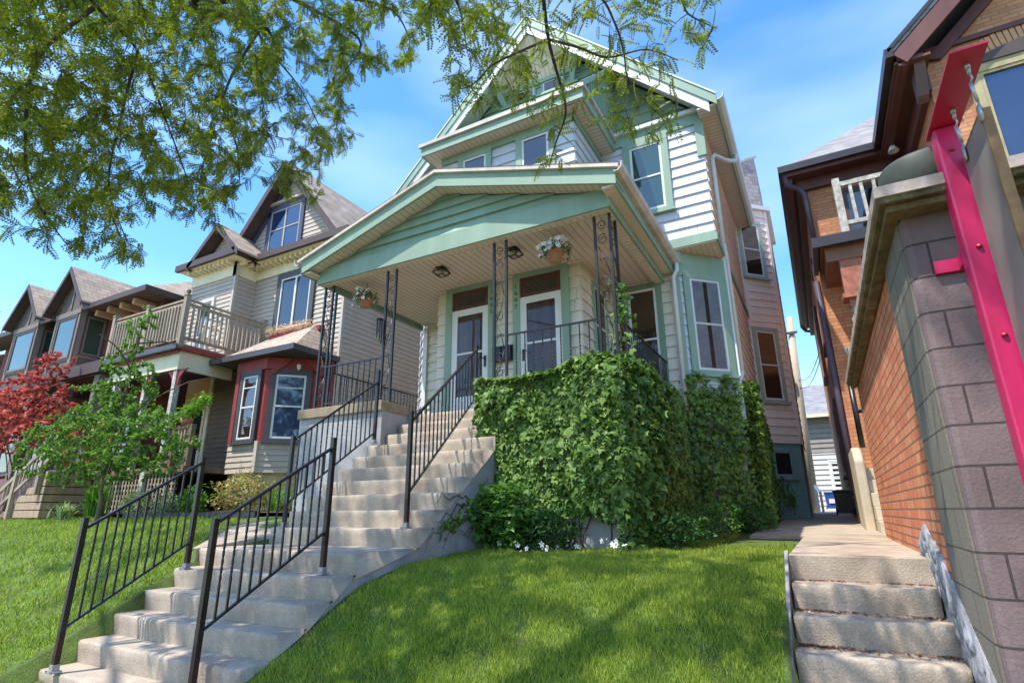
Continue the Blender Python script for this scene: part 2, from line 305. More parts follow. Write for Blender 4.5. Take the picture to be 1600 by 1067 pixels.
def window(par, fr, u0, u1, z0, z1, cas, frame=None, glass=None, cw=.11, proud=.05, rail=True, sill=True, fwid=.045, curtain=False, base=.02, panes=1, label=None, extra_h=()):
    frame = frame or M['white']; glass = glass or M['glass']
    c = MB(); P = proud
    fr.box(c, u0-cw, u0, z0-cw*.6, z1, 0, P); fr.box(c, u1, u1+cw, z0-cw*.6, z1, 0, P); fr.box(c, u0-cw, u1+cw, z1, z1+cw, 0, P+.004); fr.box(c, u0, u1, z0-cw*.6, z0, 0, P)
    w = obj('window', c, cas, par)
    if label: w['label'] = label
    f = MB(); q = P-.012; b0 = base
    fr.box(f, u0, u0+fwid, z0, z1, b0-.01, q); fr.box(f, u1-fwid, u1, z0, z1, b0-.01, q); fr.box(f, u0+fwid, u1-fwid, z1-fwid, z1, b0-.01, q); fr.box(f, u0+fwid, u1-fwid, z0, z0+fwid, b0-.01, q)
    zm = (z0+z1)/2
    if rail: fr.box(f, u0+fwid, u1-fwid, zm-.018, zm+.018, b0-.01, q+.004)
    for zz in extra_h: fr.box(f, u0+fwid, u1-fwid, zz-.012, zz+.012, b0-.01, q-.002)
    for k in range(1, panes):
        uu = u0+(u1-u0)*k/panes; fr.box(f, uu-.03, uu+.03, z0+fwid, z1-fwid, b0-.01, q+.002)
    obj('frame', f, frame, w)
    if curtain:
        cu = MB(); n = 26
        pts = [(u0+fwid+(u1-u0-2*fwid)*i/n, b0+.003+.006*(.5+.5*math.sin(i*1.9))) for i in range(n+1)]
        for i in range(n):
            if n*.42 < i < n*.55: continue
            (a, na), (b, nb) = pts[i], pts[i+1]; cu.poly([fr.p(a, z0+fwid, na), fr.p(b, z0+fwid, nb), fr.p(b, z1-fwid, nb), fr.p(a, z1-fwid, na)])
        obj('curtain', cu, M['curtain'], w)
        bk = MB(); fr.box(bk, u0+fwid, u1-fwid, z0+fwid, z1-fwid, b0-.012, b0-.004); obj('backing', bk, M['dark'], w)
        g = MB(); fr.box(g, u0+fwid, u1-fwid, z0+fwid, z1-fwid, b0+.014, b0+.018); obj('pane', g, clearglass(), w)
    else:
        g = MB(); fr.box(g, u0+fwid, u1-fwid, z0+fwid, z1-fwid, b0-.012, b0+.004); obj('pane', g, glass, w)
    if sill:
        s = MB(); fr.box(s, u0-cw-.03, u1+cw+.03, z0-cw*.6-.045, z0-cw*.6, 0, P+.05); obj('sill', s, cas, w)
    return w

# ------------------------------------------------------------------ ground
def interp(y, pts):
    if y <= pts[0][0]: return pts[0][1]
    for (a, b), (c, d) in zip(pts, pts[1:]):
        if y <= c: return b+(d-b)*(y-a)/(c-a)
    return pts[-1][1]
def ground(x, y):
    s = min(max((x+3.7)/3.4, 0), 1)*.55
    right = [(2.0+s, -1.53), (2.96+s, -1.10), (3.9+s, -.64), (4.75+s*.8, -.47), (6.5, -.42), (9, -.36), (12, -.25), (20, -.09), (60, -.03)]
    left = [(1.6, -1.53), (2.5, -1.18), (3.3, -.74), (3.9, -.46), (4.5, -.30), (5.5, -.17), (6.5, -.05), (8, .05), (20, .05), (60, 0)]
    t = min(max((x+5.9)/2.2, 0), 1)
    z = interp(y, left)*(1-t)+interp(y, right)*t
    if -5.86 < x < -3.72 and y < 6.6: z = min(z, interp(y, [(1.6, -1.6), (3.88, -.9), (6.6, -.6)]))
    if x > -.31 and y > 2.0:
        z = min(interp(y, [(2, -1.55), (3.9, -1.3), (5.0, -.62), (5.4, -.40), (9, -.40), (12, -.28), (20, -.12), (60, -.06)]), z)
    return z+.018*math.sin(x*3.1+y*1.7)*math.sin(y*2.3-x)*(1 if y > 2.2 and y < 8 else 0)
xs = [-400, -150, -70, -40]+list(np.arange(-30, -8, .5))+list(np.arange(-8, 1.01, .2))+[-.331, -.30, -5.87, -5.85, -3.73, -3.71]+[1.5, 3, 6, 12, 30, 80, 400]
xs = sorted(set(round(float(x), 3) for x in xs))
ys = sorted(set([-400, -100, -30, -12, -6, 0]+[round(float(v), 3) for v in np.arange(1.4, 9, .2)]+[9.5, 10, 11, 12, 14, 17, 20, 25, 32, 45, 60, 120, 400, 1500]))
g = MB()
for y in ys:
    for x in xs: g.v.append((x, y, ground(x, y)-(0 if y > 1.3 else .02)))
nx = len(xs)
for j in range(len(ys)-1):
    for i in range(nx-1): g.f.append((j*nx+i, j*nx+i+1, (j+1)*nx+i+1, (j+1)*nx+i))
lawnm = mat('lawn_ground', (.11, .18, .03), .95, .3, 3, col2=(.05, .06, .018), bump=.8, bscale=50, fine=.3)
tag(obj('ground', g, lawnm, None, True), kind='structure')
s = MB(); s.box(-60, 40, -1.2, 1.55, -1.54, -1.50); tag(obj('sidewalk', s, M['concrete']), kind='structure')
s = MB(); s.box(-80, 80, -14, -4, -1.68, -1.505); tag(obj('road', s, mat('asphalt', (.06, .06, .062), .95, .2, 6)), kind='structure')
# side path beside the house, climbing gently to the yard behind
p = MB(); pp = [(5.0, -.333), (8.6, -.33), (12, -.235), (20, -.10), (38, -.02)]
for (a, za), (b, zb) in zip(pp, pp[1:]):
    xl = -.31 if a < 8 else -.98; xl2 = -.31 if b < 9 else -.98
    p.add([(xl, a, za), (.64, a, za), (1.2 if b > 9 else .64, b, zb), (xl2, b, zb), (xl, a, za-.2), (.64, a, za-.2)], [(0, 1, 2, 3), (4, 5, 1, 0)])
tag(obj('path', p, M['concrete']), kind='structure')
p = MB(); yy_ = [3.86+.2*k for k in range(14)]
for a in yy_:
    xl = max(-5.98-(a-3.86)*1.0, -7.75)
    for k in range(7): xr_ = -5.905 if a < 4.8 else -5.80; x = xl+(xr_-xl)*k/6; p.v.append((x, a, -.343+.105*(a-3.86)))
for r_ in range(13):
    for k in range(6): o = r_*7+k; p.f.append((o, o+1, o+8, o+7))
    o = r_*7+6; a_, b_ = p.v[o], p.v[o+7]; p.add([a_, b_, (b_[0], b_[1], b_[2]-.25), (a_[0], a_[1], a_[2]-.25)], [(0, 3, 2, 1)])
tag(obj('walkway', p, M['concrete']), kind='structure')
p = MB(); p.add([(-18.5, 6.1, .0), (-14.2, 6.15, .0), (-14.2, 5.75, -.02), (-18.5, 5.3, -.06)], [(0, 1, 2, 3)])
# garden soil beds
def blob(cx, cy, rx, ry, n=26, seed=0, dz=.02):
    q = random.Random(seed); m = MB(); ring = []
    for i in range(n):
        t = 2*math.pi*i/n; k = 1+q.uniform(-.12, .12); x, y = cx+rx*k*math.cos(t), cy+ry*k*math.sin(t); ring.append((x, y, ground(x, y)+dz*.2))
    m.add([(cx, cy, ground(cx, cy)+dz)]+ring, [(0, 1+i, 1+(i+1) % n) for i in range(n)]); return m
tag(obj('soil_bed', blob(-2.9, 6.15, 1.5, .38, seed=1), M['soil']), kind='structure')
s = MB()
for i in range(20):
    x0 = -16+i*.5; s.add([(x0, 6.45, .02), (x0+.5, 6.45, .02), (x0+.5, 8.0, .08), (x0, 8.0, .08)], [(0, 1, 2, 3)])
tag(obj('garden_soil', s, M['soil']), kind='structure')

# ------------------------------------------------------------------ grass: one blade-covered sheet
def blades(n, xr, yr, h, w, keep, seed, wind=.5):
    q = np.random.default_rng(seed)
    x = q.uniform(*xr, n); y = q.uniform(*yr, n); k = keep(x, y, q); x, y = x[k], y[k]; n = len(x)
    z = np.array([ground(a, b) for a, b in zip(x, y)])-.01
    a = q.uniform(0, 2*np.pi, n); hh = h*q.uniform(.5, 1.25, n)*(1+.25*np.sin(x*7.3+np.sin(y*5))*np.sin(y*8.1+x*2)+.15*np.sin(x*19+y*13)); ww = w*q.uniform(.7, 1.3, n)
    dx, dy = np.cos(a)*ww/2, np.sin(a)*ww/2; b = q.uniform(0, 2*np.pi, n); l = hh*q.uniform(.1, wind+.3, n)
    V = np.stack([np.stack([x-dx, y-dy, z], 1), np.stack([x+dx, y+dy, z], 1), np.stack([x+np.cos(b)*l, y+np.sin(b)*l, z+hh], 1)], 1).reshape(-1, 3)
    return V, np.arange(3*n).reshape(-1, 3)
def keepR(x, y, q):
    d2 = x*x+y*y; return (q.random(len(x)) < np.minimum(1, 17/d2)) & (x < -.36) & (x > -3.66) & ~((y > 6.3) & (x < -1.9)) & ~((y > 9.4)) & ~((y > 7.2) & (x > -1.2+.02*(y-7)))
def keepL(x, y, q):
    d2 = x*x+y*y; return (q.random(len(x)) < np.minimum(1, 40/d2)) & ~((y > 3.8) & (x > -6.05-(y-3.8)*1.0)) & ~((x > -7.75) & (y > 4.9))
G1 = blades(430000, (-3.66, -.36), (2.1, 9.4), .050, .0085, keepR, 1)
G2 = blades(230000, (-21, -5.95), (2.1, 6.45), .060, .014, keepL, 2)
V = np.concatenate([G1[0], G2[0]]); F = np.concatenate([G1[1], G2[1]+len(G1[0])])
tag(npobj('grass', V, F, leafmat('grass_blades', (.08, .165, .018), (.48, .53, .09), .28, .6, .12, 1.4)), 'short green lawn grass on both sides of the front stairs', 'grass', kind='stuff')
def lit(n, fx, seed, lab, size=.035):
    q = np.random.default_rng(seed); P = np.array([fx(q) for _ in range(n)]); a = q.uniform(0, 6.28, n); s = size*q.uniform(.4, 1.2, n); t = q.uniform(-.5, .5, n)
    V = []
    for (x, y, z), aa, ss, tt in zip(P, a, s, t):
        c, d = math.cos(aa)*ss, math.sin(aa)*ss; V += [(x-c, y-d, z+.004), (x+d*.35, y-c*.35, z+.010), (x+c, y+d, z+.004+abs(tt)*ss*.6), (x-d*.35, y+c*.35, z+.008)]
    return V, np.arange(4*n).reshape(-1, 4)

# ------------------------------------------------------------------ front concrete staircase
noses = [(2.37, -1.38), (2.62, -1.20), (2.87, -1.03), (3.13, -.86), (3.38, -.69), (3.63, -.515), (3.88, -.34)]
upper = [(4.75+.252*k, -.155+.185*k) for k in range(10)]
st = thing('concrete_staircase', (-4.8, 4.4, -1.5), 'long weathered concrete staircase climbing the lawn to the green porch', 'stairs')
def wavy_step(mb, x0, x1, y, z, depth, h, seed):
    """one step: slightly uneven nosing with a rounded front edge"""
    q = random.Random(seed); n = 14; rows = []
    for i in range(n+1):
        x = x0+(x1-x0)*i/n; w = q.uniform(-.004, .004); c = q.uniform(-.002, .002)
        if i in (0, n): w += .004
        rows.append([(x, y+.014+w, z-h), (x, y+.004+w, z-.07), (x, y+w, z-.022), (x, y+.010+w, z-.004+c), (x, y+.035, z+c), (x, y+depth, z+c*.4)])
    o = len(mb.v); k = 6
    for r in rows: mb.v += r
    for i in range(n):
        for j in range(k-1): mb.f.append((o+i*k+j, o+(i+1)*k+j, o+(i+1)*k+j+1, o+i*k+j+1))
    mb.f.append(tuple(o+j for j in range(k))); mb.f.append(tuple(o+n*k+j for j in range(k))[::-1])
for i, (y, z) in enumerate(noses):
    m = MB(); dep = .30 if i < len(noses)-1 else .95; xl = -5.9+(.02 if i % 2 else 0)
    wavy_step(m, xl, -3.7-(.0 if i < 6 else .0), y, z, dep, .22 if i else .2, i)
    obj('step', m, M['concrete'], st, True)
for i, (y, z) in enumerate(upper):
    m = MB(); xl, xr = (-5.90, -3.70) if i < 7 else (-5.74, -3.96)
    wavy_step(m, xl, xr, y, z, .30 if i < 9 else .5, .22, 40+i); obj('step', m, M['concrete'], st, True)
m = MB()                                        # rough side walls following the flight
allst = noses+upper[:7]+[(6.5, .955)]
for x, nm in ((-3.713, 1), (-5.848, -1)):
    m = MB()
    for (y, z), (y2, z2) in zip(allst, allst[1:]):
        ya, yb = y+.02, y2+.02; zt = z-.014; xo = x; xi = x-nm*.1
        m.add([(xo, ya, -1.95), (xo, yb, -1.95), (xo, yb, zt), (xo, ya, zt), (xi, ya, zt), (xi, yb, zt), (xi, ya, zt-.2)], [(0, 1, 2, 3), (3, 2, 5, 4), (3, 4, 6)])
    obj('side_wall', m, M['conc_side'], st)
m = MB()
m = MB()                                        # solid core under the treads
for (y, z) in noses+upper: m.box(-5.80, -3.80, y+.06, y+.9, z-.8, z-.05)
obj('core', m, M['conc_side'], st)

# ------------------------------------------------------------------ the green house
H = thing('green_house', (-4.5, 10, -.4), 'tall white and mint-green gabled house with wide front porch', 'house')
# porch masonry
m = MB()
m.box(-7.52, -5.76, 6.42, 6.72, -.6, 1.50); m.box(-7.52, -7.25, 6.72, 9.45, -.6, 1.50); m.box(-5.99, -5.76, 6.72, 7.3, -.6, 1.50); obj('porch_wall', m, M['conc_paint'], H); m = MB(); m.box(-3.95, -1.95, 6.42, 6.72, -.9, 1.50)
m.box(-2.2, -1.95, 6.72, 9.45, -.9, 1.50); m.box(-3.95, -3.72, 6.72, 7.3, -.6, 1.50)
obj('porch_wall', m, M['conc_paint'], H)
m = MB(); e = .05
m.box(-7.52-e, -5.76+e*.4, 6.42-e, 6.78, 1.50, 1.66); m.box(-3.95-e*.4, -1.95+e, 6.42-e, 6.78, 1.50, 1.66)
m.box(-7.52-e, -7.20, 6.78, 9.44, 1.50, 1.66); m.box(-2.25, -1.95+e, 6.78, 9.44, 1.50, 1.66); m.box(-6.03, -5.74, 6.78, 7.05, 1.50, 1.66); m.box(-3.97, -3.68, 6.78, 7.05, 1.50, 1.66)
obj('parapet_cap', m, M['conc_cap'], H, bevel=.012)
m = MB(); m.box(-7.2, -2.25, 7.03, 9.45, 1.30, 1.508); obj('porch_floor', m, M['concrete'], H)
# walls, ground floor
G = M['green']; W = M['wsiding']; C = M['csiding']
w = MB()
lap(w, FX(8.0), 1.51, 4.02, (-5.92, -3.04), .205, .03); lap(w, FYr(-3.04), 1.51, 4.02, (8.0, 9.45), .205, .03); lap(w, FYl(-5.92), 1.51, 4.02, (8.0, 9.45), .205, .03)
lap(w, FX(9.45), 1.51, 4.56, (-3.04, -1.81), .205, .03); lap(w, FX(9.45), 1.51, 4.56, (-7.25, -5.92), .205, .03)
obj('porch_siding', w, C, H)
w = MB(); ch = Fr((-1.81, 9.45, 0), (1, 1, 0), (1, -1, 0)); chl = Fr((-7.25, 9.45, 0), (-1, 1, 0), (-1, -1, 0)); CL = .79*math.sqrt(2)
lap(w, ch, 1.9, 4.56, (0, CL), .205, .022); lap(w, chl, 1.5, 4.56, (0, CL), .205, .022)
lap(w, FX(9.45), 4.72, 7.25, (-3.03, -1.02), .215, .028); lap(w, FX(9.45), 4.72, 7.25, (-8.05, -5.92), .215, .028)
lap(w, FX(8.0), 4.7, 7.0, (-5.92, -3.03), .215, .028); lap(w, FYr(-3.03), 4.7, 7.05, (8.0, 9.45), .215, .028); lap(w, FYl(-5.92), 4.7, 7.05, (8.0, 9.45), .215, .028)
obj('upper_siding', w, W, H)
w = MB(); lap(w, FYr(-1.02), 1.5, 4.56, (10.24, 14.2), .2, .028); lap(w, FYr(-1.02), 4.56, 7.2, (9.45, 14.2), .2, .028)
sb = Fr((-1.02, 14.2, 0), (1, 1, 0), (1, -1, 0)); SL = .74*math.sqrt(2)
lap(w, sb, 1.5, 7.75, (0, SL), .2, .028); lap(w, FYr(-.28), 1.5, 7.75, (14.94, 17), .2, .028); lap(w, FYr(-1.02), 1.5, 7.2, (17.4, 21), .2, .028)
obj('side_siding', w, M['psiding'], H)
w = MB(); lap(w, FYl(-8.06), 1.5, 7.2, (10.2, 21), .2, .028); w.box(-8.05, -1.03, 20.9, 21, -.4, 7.2); w.box(-1.02, -.3, 16.9, 17, -.4, 7.7); obj('rear_siding', w, W, H)
w = MB(); w.box(-8.0, -1.75, 9.52, 9.7, -.6, 1.51); w.prism([(-1.76, 9.50, -.6), (-1.06, 10.20, -.6), (-1.06, 14.2, -.6), (-1.4, 14.2, -.6), (-1.4, 10.0, -.6)], (0, 0, 2.3))
obj('foundation', w, M['conc_paint'], H)
w = MB(); w.prism([(-1.06, 14.22, -.5), (-.33, 14.95, -.5), (-.33, 17, -.5), (-1.3, 17, -.5), (-1.3, 14.3, -.5)], (0, 0, 2.03)); w.box(-1.1, -1.04, 13.0, 14.2, -.5, 1.5)
obj('bay_foundation', w, M['teal'], H)
q = random.Random(12); t = MB()
for (fr_, z0_, n_, e_, a_, b_) in ((FX(9.45), 4.72, 11, .215, -1.6, -1.15), (FX(8.0), 4.9, 9, .215, -4.8, -4.2), (FX(8.0), 1.51, 11, .205, -3.2, -3.08), (FYr(-1.02), 4.56, 12, .2, 10.4, 13.8), (FYr(-1.02), 1.5, 14, .2, 10.6, 13.8), (FYr(-3.04), 1.51, 11, .205, 8.1, 8.45), (FX(8.0), 1.51, 11, .205, -4.62, -4.32)):
    for k in range(n_):
        if q.random() < .55: u = q.uniform(a_, b_); zz = z0_+k*e_; t.add([fr_.p(u, zz+.004, .0295), fr_.p(u+.005, zz+.004, .0295), fr_.p(u+.005, zz+e_-.01, .004), fr_.p(u, zz+e_-.01, .004)], [(0, 1, 2, 3)])
obj('butt_joint', t, M['deckd'], H)
# trim
t = MB(); f = FX(8.0)
for x in (-5.92, -3.04): t.box(x-.05 if x < -5 else x-.05, x+.05 if x > -5 else x+.05, 7.955, 8.0, 4.7, 6.9) if False else None
FX(9.45).box(t, -3.02, -1.0, 4.56, 4.74, -.02, .045); FYr(-1.02).box(t, 9.40, 14.2, 4.56, 4.70, 0, .045)
FX(9.45).box(t, -3.02, -1.0, 7.02, 7.25, 0, .05)          # frieze right
FX(9.45).box(t, -8.1, -5.93, 7.02, 7.25, 0, .05)
FX(9.45).box(t, -1.14, -.98, 6.3, 7.02, 0, .055)          # corner block under the eave
FX(8.0).box(t, -5.95, -3.0, 6.84, 7.02, 0, .05); FYr(-3.03).box(t, 7.95, 9.45, 6.84, 7.02, 0, .04)
ch.box(t, .02, CL-.02, 4.06, 4.50, 0, .035); ch.box(t, .02, CL-.02, 2.12, 2.26, 0, .04)
ch.box(t, .0, .10, 2.26, 4.06, .0, .038); ch.box(t, CL-.10, CL, 2.26, 4.06, .0, .038)
ch.box(t, .02, .18, 4.30, 4.56, .035, .06)
obj('trim', t, G, H)
t = MB(); t.box(-7.34, -7.24, 9.38, 9.50, 1.51, 3.95); t.box(-1.86, -1.79, 9.40, 9.45, 1.6, 3.8); FX(9.45).box(t, -3.0, -1.0, 7.25, 7.33, -.25, .12); t.box(-1.05, -.975, 10.2, 10.28, 1.5, 4.56); FYr(-1.02).box(t, 14.08, 14.2, 1.6, 7.2, 0, .04)
objs('corner_board', t, M['white'], H)
t = MB(); t.prism([(-1.83, 9.43, 4.54), (-1.0, 9.43, 4.54), (-1.0, 10.26, 4.54)], (0, 0, .02)); obj('overhang_soffit', t, M['soffit'], H)
t = MB()
for k in range(9):
    a = .09*k+.05; t.box(-1.02-.78+a, -1.02-.775+a, 9.45, 9.45+a, 4.532, 4.54)
obj('soffit_groove', t, M['seam'], H)
# pent roof wrapped round the second-floor bay
t = MB(); t.box(-6.25, -2.70, 7.65, 7.69, 6.98, 7.20); t.box(-6.25, -6.21, 7.69, 9.5, 6.98, 7.20); t.box(-2.74, -2.70, 7.69, 9.5, 6.98, 7.20); obj('pent_fascia', t, G, H)
t = MB(); t.box(-6.29, -2.66, 7.60, 7.66, 7.17, 7.24); t.box(-2.70, -2.65, 7.66, 9.45, 7.17, 7.24); obj('pent_gutter', t, M['gutterw'], H)
t = MB(); t.box(-6.21, -2.74, 7.69, 8.0, 6.99, 7.02); t.box(-3.03, -2.74, 8.0, 9.45, 6.99, 7.02); t.box(-6.21, -5.92, 8.0, 9.45, 6.99, 7.02); obj('pent_soffit', t, M['soffit'], H)
t = MB()
for k in range(33): x = -6.16+k*.105; t.box(x, x+.006, 7.69, 7.99, 6.984, 6.99)
for k in range(16): y = 7.75+k*.105; t.box(-3.02, -2.75, y, y+.006, 6.984, 6.99)
obj('pent_soffit_seam', t, M['seam'], H)
t = MB(); t.prism([(-6.25, 7.62, 7.22), (-6.25, 9.72, 9.30), (-6.25, 9.72, 7.22)], (3.55, 0, 0)); obj('pent_roof', t, M['green_old'], H)
t = MB()
for k in range(12): y = 7.95+k*.14; t.box(-2.70, -2.685, y, y+.012, 7.25, 7.22+(y-7.62)*.98)
t.bar((-2.68, 7.62, 7.24), (-2.68, 9.72, 9.32), .05, .09); obj('cheek_batten', t, G, H)
# main gable
XC, ZR, Yr, Yw = -4.5, 10.98, 9.10, 9.72
zr = lambda x: ZR-abs(x-XC)*1.0
t = MB(); lap(t, FX(Yw), 7.25, 10.9, lambda z: (XC-(10.86-z), XC+(10.86-z)), .21, .028); obj('gable_siding', t, G, H)
t = MB()
for sgn in (-1, 1):
    xe = XC+sgn*3.84
    t.prism([(XC, Yr, ZR+.12), (xe, Yr, zr(xe)+.12), (xe, Yr, zr(xe)+.02), (XC, Yr, ZR+.02)], (0, 12, 0))
obj('roof', t, M['roof'], H)
t = MB()
for sgn in (-1, 1):
    xe = XC+sgn*3.84; t.prism([(XC, Yr-.03, ZR+.11), (xe, Yr-.03, zr(xe)+.11), (xe, Yr-.03, zr(xe)-.10), (XC, Yr-.03, ZR-.10)], (0, .03, 0))
obj('rake_board', t, G, H)
t = MB()
for sgn in (-1, 1):
    xe = XC+sgn*3.70; t.prism([(XC, Yr, ZR-.10), (xe, Yr, zr(xe)-.10), (xe, Yr, zr(xe)-.33), (XC, Yr, ZR-.33)], (0, .03, 0))
    xe = XC+sgn*3.84; t.prism([(XC, Yr-.05, ZR+.15), (xe, Yr-.05, zr(xe)+.15), (xe, Yr-.05, zr(xe)+.115), (XC, Yr-.05, ZR+.115)], (0, .05, 0))
    xe = XC+sgn*3.70; t.prism([(XC, Yr+.03, ZR), (xe, Yr+.03, zr(xe)), (xe, Yr+.03, zr(xe)-.03), (XC, Yr+.03, ZR-.03)], (0, Yw-Yr-.03, 0))
obj('rake_soffit', t, M['white'], H)
t = MB(); t.add([(XC-.98, Yw-.04, 9.72), (XC+.98, Yw-.04, 9.72), (XC, Yr+.04, 10.62), (XC-.98, Yr+.10, 9.78), (XC+.98, Yr+.10, 9.78)], [(0, 1, 2), (0, 2, 3), (1, 4, 2)]); obj('peak_soffit', t, M['soffit'], H)
t = MB()
for k in range(-8, 9):
    x = XC+k*.11; u = 1-abs(k*.11)/.98; t.bar((x, Yw-.045, 9.715), (x, Yw-.05-(Yw-Yr-.09)*u, 9.715+.9*u), .006, .006)
obj('peak_soffit_seam', t, M['seam'], H)
t = MB(); FX(Yw).box(t, -5.5, -3.5, 9.62, 9.72, 0, .08); FX(Yw).box(t, -5.5, -3.5, 9.26, 9.32, 0, .09)
for sgn in (-1, 1):
    x = XC+sgn*.80; t.prism([(x, Yw, 9.28), (x+sgn*.10, Yw-.02, 9.28), (x+sgn*.34, Yw-.36, 9.80), (x+sgn*.14, Yw-.36, 9.86)], (0, -.05, .0))
obj('gable_bracket', t, G, H)
for u0, u1 in ((-5.12, -4.62), (-4.38, -3.88)): window(H, FX(Yw), u0, u1, 9.33, 9.62, G, M['white'], M['glass'], cw=.05, proud=.05, rail=False, sill=False, fwid=.03, base=.03)
# side eaves and gutters
for sgn, nm in ((1, 'right'), (-1, 'left')):
    x0, x1 = (XC+3.48, XC+3.84) if sgn > 0 else (XC-3.84, XC-3.5)
    t = MB(); t.box(x0, x1, Yr+.02, 14.3, 7.08, 7.11); obj('eave_soffit', t, M['soffit'], H)
    t = MB(); xo = x1 if sgn > 0 else x0; t.box(min(xo, xo-sgn*.03), max(xo, xo-sgn*.03), Yr-.02, 14.3, 7.04, 7.26); obj('eave_fascia', t, M['green_old'], H)
    t = MB(); prof = [(0, 0), (.05, -.0), (.11, .04), (.13, .13), (.12, .13), (.10, .05), (.05, .015), (0, .015)]
    t.prism([(xo+sgn*a, Yr-.02, 7.14+b) for a, b in prof], (0, 5.3, 0)); obj('gutter', t, M['white'], H)
    t = MB()
    for k in range(48): y = Yr+.1+k*.105; t.box(min(x0, x1)+.02, max(x0, x1)-.04, y, y+.006, 7.074, 7.08)
    obj('eave_soffit_seam', t, M['seam'], H)
t = MB(); t.tube([(-.58, 11.0, 7.14), (-.60, 11.0, 7.0), (-.75, 10.6, 6.82), (-.92, 10.15, 6.72), (-.955, 10.05, 6.6), (-.955, 10.05, 4.75)], .042, 8)
t.tube([(-.955, 10.05, 4.75), (-.96, 10.33, 4.5), (-.96, 10.38, 2.35)], .042, 8); t.tube([(-.96, 10.38, 2.36), (-1.0, 10.30, 2.22), (-1.3, 10.0, 2.10), (-1.66, 9.6, 2.14)], .05, 8)
obj('downspout', t, M['white'], H, True)
# side bay: eave, roof, shingled gable end
t = MB(); t.prism([(-1.1, 14.05, 7.72), (-.16, 14.93, 7.72), (-.16, 17.2, 7.72), (-1.1, 17.2, 7.72)], (0, 0, .12)); obj('bay_eave', t, M['white'], H)
t = MB(); t.add([(-.98, 14.25, 7.84), (-.34, 14.89, 7.84), (-.34, 14.89, 9.38), (-.98, 14.25, 8.95), (-.34, 17, 9.38), (-.34, 17, 7.84)], [(0, 1, 2, 3), (1, 5, 4, 2)]); obj('shingled_gable', t, M['roofpale'], H)
t = MB(); t.bar((-1.0, 14.22, 8.98), (-.30, 14.9, 9.44), .06, .06); obj('gable_cap', t, M['gutterw'], H)
t = MB(); sb.box(t, -.02, .10, 1.55, 7.7, 0, .03); sb.box(t, SL-.08, SL, 1.55, 7.7, 0, .032); obj('bay_corner_board', t, M['psiding'], H)
m_sage = mat('sage_trim', (.40, .44, .34), .6, .08, 3)
window(H, sb, .12, .68, 5.75, 7.25, m_sage, M['white'], M['glassr'], cw=.10, base=.03)
window(H, sb, .14, .70, 2.52, 4.25, m_sage, M['white'], M['glassr'], cw=.10, base=.03)
window(H, Fr((-1.06, 14.22, 0), (1, 1, 0), (1, -1, 0)), .2, .72, .75, 1.32, M['teal'], M['teal'], M['glass'], cw=.07, rail=False, base=.01)
# upper windows
window(H, FX(9.45), -2.41, -1.79, 5.45, 6.90, G, M['white'], M['glassg'], cw=.13, base=.032, proud=.06)
window(H, FX(8.0), -5.41, -4.87, 5.5, 6.78, G, M['white'], M['glass'], cw=.12, base=.032, proud=.06)
window(H, FX(8.0), -4.08, -3.52, 5.5, 6.78, G, M['white'], M['glass'], cw=.12, base=.032, proud=.06)
window(H, ch, .30, .93, 2.32, 4.03, G, M['white'], cw=.13, base=.03, proud=.05, curtain=True)
window(H, FX(9.45), -2.66, -2.14, 1.95, 3.88, M['green_old'], M['white'], M['glassr'], cw=.10, base=.034, proud=.06)
window(H, FYr(-3.04), 8.55, 9.1, 2.35, 3.78, G, M['csiding'], M['glass'], cw=.07, base=.034, proud=.05)
